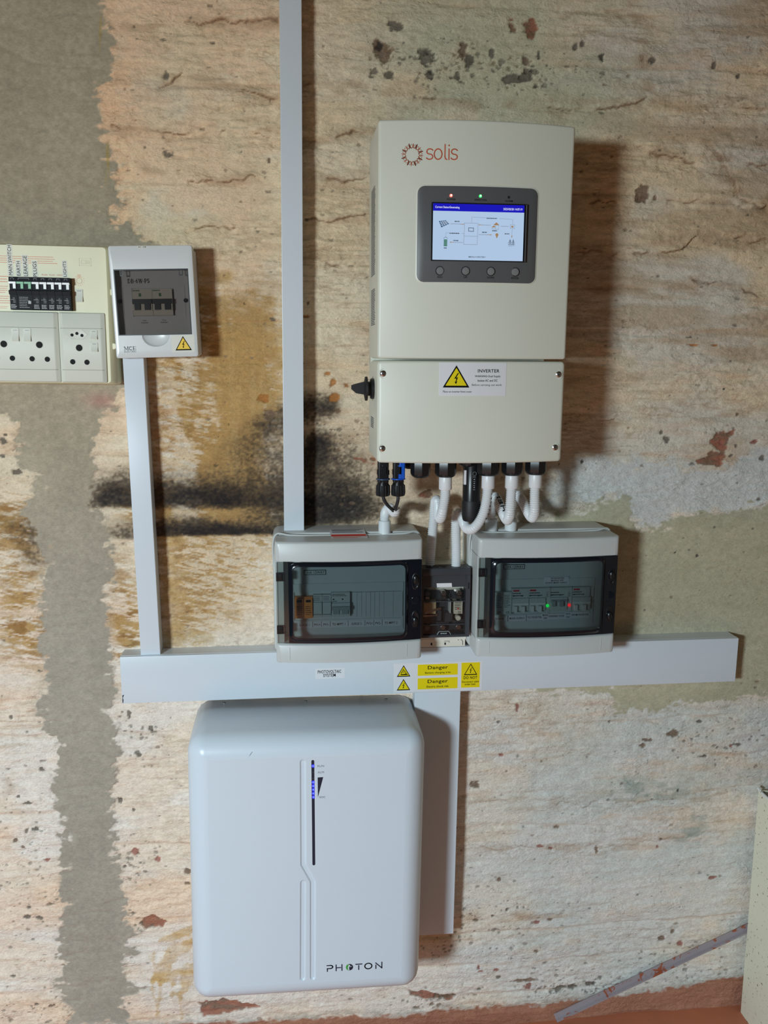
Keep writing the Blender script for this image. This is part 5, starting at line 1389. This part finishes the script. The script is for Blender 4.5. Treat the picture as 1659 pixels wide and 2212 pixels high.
conduit('white flexible conduit with black print passing behind the black dongle into the fuse switch', [(373, 1332, 150), (372, 1312, 150), (370, 1294, 150), (366, 1276, 150), (359, 1258, 147), (350, 1243, 138), (344, 1238, 124), (340, 1240, 105), (337, 1253, 87), (334, 1263, 77), (330, 1258, 71), (328.5, 1244, 67), (329, 1215, 65), (330, 1180, 66), (330, 1142, 68)], (373, 150, 1350, 1323), None, 10.2,
        [(q, 42 + (i % 3) * 4, 1.2 + .35 * (i * 7 % 4)) for i, q in enumerate((.06, .09, .115, .14, .165, .19, .22, .25, .28, .31, .60, .62, .64, .66, .68))])
HEL, HP = conduit('white flexible conduit printed HEL, looping from its gland onto the enclosure with lit lamps', [(419.5, 1332, 150), (419, 1312, 150), (418.5, 1292, 150), (418.5, 1276, 147), (419, 1262, 138), (419, 1256, 126), (416.5, 1262, 112), (412, 1276, 98), (408, 1289, 86), (404, 1295, 77), (401, 1290, 69), (400.5, 1274, 66), (401, 1256, 66), (401.5, 1240, 66)], (419.5, 150, 1350, 1323), (401.5, 66, 1248, 1223))
conduit('unprinted white flexible conduit from the last gland, looping onto the enclosure with lit lamps', [(466, 1332, 150), (466, 1312, 150), (466.5, 1294, 150), (467.5, 1278, 147), (469, 1266, 138), (469, 1260, 126), (466, 1266, 112), (461, 1280, 98), (456, 1292, 87), (450, 1299, 77), (445, 1293, 69), (443, 1276, 66), (442.5, 1256, 66), (442.5, 1240, 66)], (466, 150, 1351, 1324), (442.5, 66, 1248, 1223))
# the print on the third conduit
def printed(word, P, i0, i1, ang, R, root):
    v, f, (a, b, c, e) = glyphs(word, True)
    n = len(P); out = []
    for x, y in v:
        u = (x - a) / (b - a); q = i0 + (i1 - i0) * u
        k = q * (n - 1); k0 = int(k); p = P[k0] + (P[min(k0 + 1, n - 1)] - P[k0]) * (k - k0)
        T = P[min(k0 + 2, n - 1)] - P[max(k0 - 2, 0)]; T /= np.linalg.norm(T)
        nn = np.array([math.sin(math.radians(ang)), .3, math.cos(math.radians(ang))]); nn -= T * nn.dot(T); nn /= np.linalg.norm(nn)
        s = np.cross(nn, T)
        w = ((y - c) / (e - c) - .5) * 8.5
        th = w / R
        out.append(tuple(p + R * (nn * math.cos(th) + s * math.sin(th))))
    part('printed_marks', G().add(out, f), INK, root)
printed('HEL', HP, .50, .70, 12, 10.5, HEL)

# ------------------------------------------------------------------ solar cables with plugs
def solar_cable(label, x, cab, blue):
    t = thing('solar_cable', label, 'cable', (x, 1310, 0), 'solar cables plugged in below the inverter')
    d = 150
    part('plug_body', G().rbox(x - 10, x + 10, 1336, 1386, d - 10, d + 9, r=2.5, f=2.5).box(x - 4, x + 4.5, 1354, 1368, d + 8, d + 12).box(x - 11.4, x + 11.4, 1352, 1361, d - 8, d + 5).box(x - 5, x + 5, 1371, 1385, d + 8, d + 10.5), BLACK, t)
    if blue: part('locking_sleeve', G().box(x - 1, x + 11.5, 1345, 1382, d - 8, d + 10.3).rbox(x + .5, x + 11, 1345, 1378, d, d + 12, r=1, f=1.5), BLUE_P, t, 'blue locking sleeve')
    part('collar', G().lathe((x, d), [(12.6, 1345.2), (13.6, 1344.6), (13.6, 1343), (11, 1342.6)], 'z', 24), BLUE_P if blue else mat('slate_blue_plastic', (52, 74, 110), .35, vary=.05), t)
    g = G().lathe((x, d), [(9, 1343), (9.4, 1338), (11.5, 1333), (12.2, 1318), (11.2, 1311.5), (6, 1310)], 'z', 24)
    part('gland_nut', g, BLACK, t)
    g = G()
    for k in range(10):
        a = 2 * PI * k / 10
        g.tube([(x + 11.7 * math.cos(a), 1332, d + 11.7 * math.sin(a)), (x + 12.4 * math.cos(a), 1318, d + 12.4 * math.sin(a)), (x + 11.6 * math.cos(a), 1312, d + 11.6 * math.sin(a))], 1.5, 6)
    part('nut_rib', g, BLACK_M, t)
    P, _ = catmull(cab, 3)
    part('cable', G().tube(P, 3.3, 10), CABLE, t, smooth=1.2)
solar_cable('all-black solar plug with cable under the inverter, beside the blue-sleeved one', 170, [(170, 1312, 150), (172, 1304, 150), (178, 1294, 145), (186, 1285, 136), (192.5, 1278, 126), (195, 1271, 117)], False)
solar_cable('black solar plug with bright blue sleeve and cable under the inverter', 199, [(199, 1312, 150), (199, 1304, 150), (197.5, 1294, 146), (196, 1286, 138), (197.5, 1279, 127), (198.5, 1272, 118)], True)

# ------------------------------------------------------------------ data logger stick
t = thing('data_logger_stick', 'black data logger stick with tiny white lights hanging under the inverter', 'data logger', (348, 1254, 0))
x, d = 348, 118
part('stick_body', G().lathe((x, d), [(14.5, 1384), (15.5, 1375), (17.5, 1372), (17.5, 1292)], 'z', 26), BLACK, t)
part('stick_collar', G().lathe((x, d), [(17.6, 1295), (18.3, 1293), (18.3, 1266), (16.5, 1257), (15, 1254.5)], 'z', 26), BLACK_M, t)
g = G()
for k in range(7):
    a = math.radians(62 - 9 * k)
    g.tube([(x + 18.2 * math.cos(a), 1290, d + 18.2 * math.sin(a)), (x + 18.2 * math.cos(a), 1262, d + 18.2 * math.sin(a))], .8, 6)
part('grip_rib', g, BLACK, t)
part('side_label', G().box(x - 17.4, x - 13.4, 1328, 1356, d + 3, d + 11.6), PAPER, t)
g = G(); dd = d + 17.7; cx = x + 1.5
g.line([(cx + 3.6 * math.cos(2 * PI * k / 20), 1350 + 3.6 * math.sin(2 * PI * k / 20)) for k in range(21)], .7, dd - .3, dd + .1)
for z in (1339, 1331, 1323): g.cyl((cx - .3, z), 1.1, dd - .4, dd + .1, 'd', 10).micro(cx - 2, cx + 1.5, z - 5, z - 3.4, 1, dd + .1, int(z), .6)
g.micro(cx - 3.4, cx + 3, 1343, 1344.4, 1, dd + .1, 4, .7)
part('marking', g, INK_S, t)

# ------------------------------------------------------------------ rusty bar and metal cabinet
RUST, nt, b = principled('rusty_painted_steel')
tc = nt.nodes.new('ShaderNodeTexCoord'); n1 = nt.nodes.new('ShaderNodeTexNoise'); n1.inputs['Scale'].default_value = 34; n1.inputs['Detail'].default_value = 5; n1.inputs['Distortion'].default_value = 1.2
nt.links.new(tc.outputs['Object'], n1.inputs['Vector'])
cr = nt.nodes.new('ShaderNodeValToRGB'); cr.color_ramp.elements[0].position = .56; cr.color_ramp.elements[0].color = lin(156, 146, 150); cr.color_ramp.elements[1].position = .63; cr.color_ramp.elements[1].color = lin(158, 84, 56)
nt.links.new(n1.outputs['Fac'], cr.inputs[0]); nt.links.new(cr.outputs[0], b.inputs['Base Color']); b.inputs['Roughness'].default_value = .7
A0, A1 = np.array([607, 16, 3.0]), np.array([1150, 256, 3.0])
ax = (A1 - A0) / np.linalg.norm(A1 - A0)
up = np.array([0, 1.0, 0]); up -= ax * up.dot(ax); up /= np.linalg.norm(up)
outv = np.cross(ax, up); outv *= np.sign(outv[2])
g = G()
def flange(p, q, r0, r1, s0, s1):
    vs = [e + p * a + q * b_ for e in (A0, A1) for a, b_ in ((r0, s0), (r1, s0), (r1, s1), (r0, s1))]
    g.add([tuple(v) for v in vs], [(0, 1, 2, 3), (4, 5, 6, 7)] + [(i, (i + 1) % 4, 4 + (i + 1) % 4, 4 + i) for i in range(4)])
flange(up, outv, -7, 9, 0, 3); flange(up, outv, -7, -4, 3, 11)
single('steel_angle_bar', g, RUST, 'rusty grey painted steel angle bar leaning on the foot of the wall', 'steel bar', (607, 4, 0))

CAB, nt, b = principled('speckled_cream_enamel')
tc = nt.nodes.new('ShaderNodeTexCoord'); vo = nt.nodes.new('ShaderNodeTexNoise'); vo.inputs['Scale'].default_value = 130; vo.inputs['Detail'].default_value = 3
nt.links.new(tc.outputs['Object'], vo.inputs['Vector'])
cr = nt.nodes.new('ShaderNodeValToRGB'); cr.color_ramp.elements[0].position = .30; cr.color_ramp.elements[0].color = lin(120, 104, 84); cr.color_ramp.elements[1].position = .36; cr.color_ramp.elements[1].color = lin(230, 229, 206)
nt.links.new(vo.outputs['Fac'], cr.inputs[0]); nt.links.new(cr.outputs[0], b.inputs['Base Color']); b.inputs['Roughness'].default_value = .4
t = thing('metal_cabinet', 'cream speckled metal cabinet with folded white rim standing on the red floor', 'cabinet', (1300, 0, 250), None, -.6)
cx0, cx1, cd0, cd1, ct = 1070, 1560, 16, 520, 588
part('side_panel', G().box(cx0, cx0 + 4, 0, ct, cd0, cd1), CAB, t)
part('side_panel', G().box(cx1 - 4, cx1, 0, ct, cd0, cd1), CAB, t)
part('front_panel', G().box(cx0 + 4, cx1 - 4, 0, ct, cd1 - 4, cd1), CAB, t)
part('back_panel', G().box(cx0 + 4, cx1 - 4, 0, ct, cd0, cd0 + 3), CAB, t)
part('top_panel', G().box(cx0 + 4, cx1 - 4, ct - 6, ct - 3, cd0 + 3, cd1 - 4), mat('grey_enamel', (120, 120, 108), .5, vary=.05), t, 'dull grey top')
part('folded_rim', G().tube([(cx0 + 1, ct + 1, cd0 + 13), (cx0 + 1, ct + 1, cd1)], 3.2, 10).tube([(cx0 - 2, ct + 7, cd0 + 1), (cx0 - 2, ct + 5.5, cd0 + 10)], 3.2, 10), WHITE, t, 'white folded metal rim')
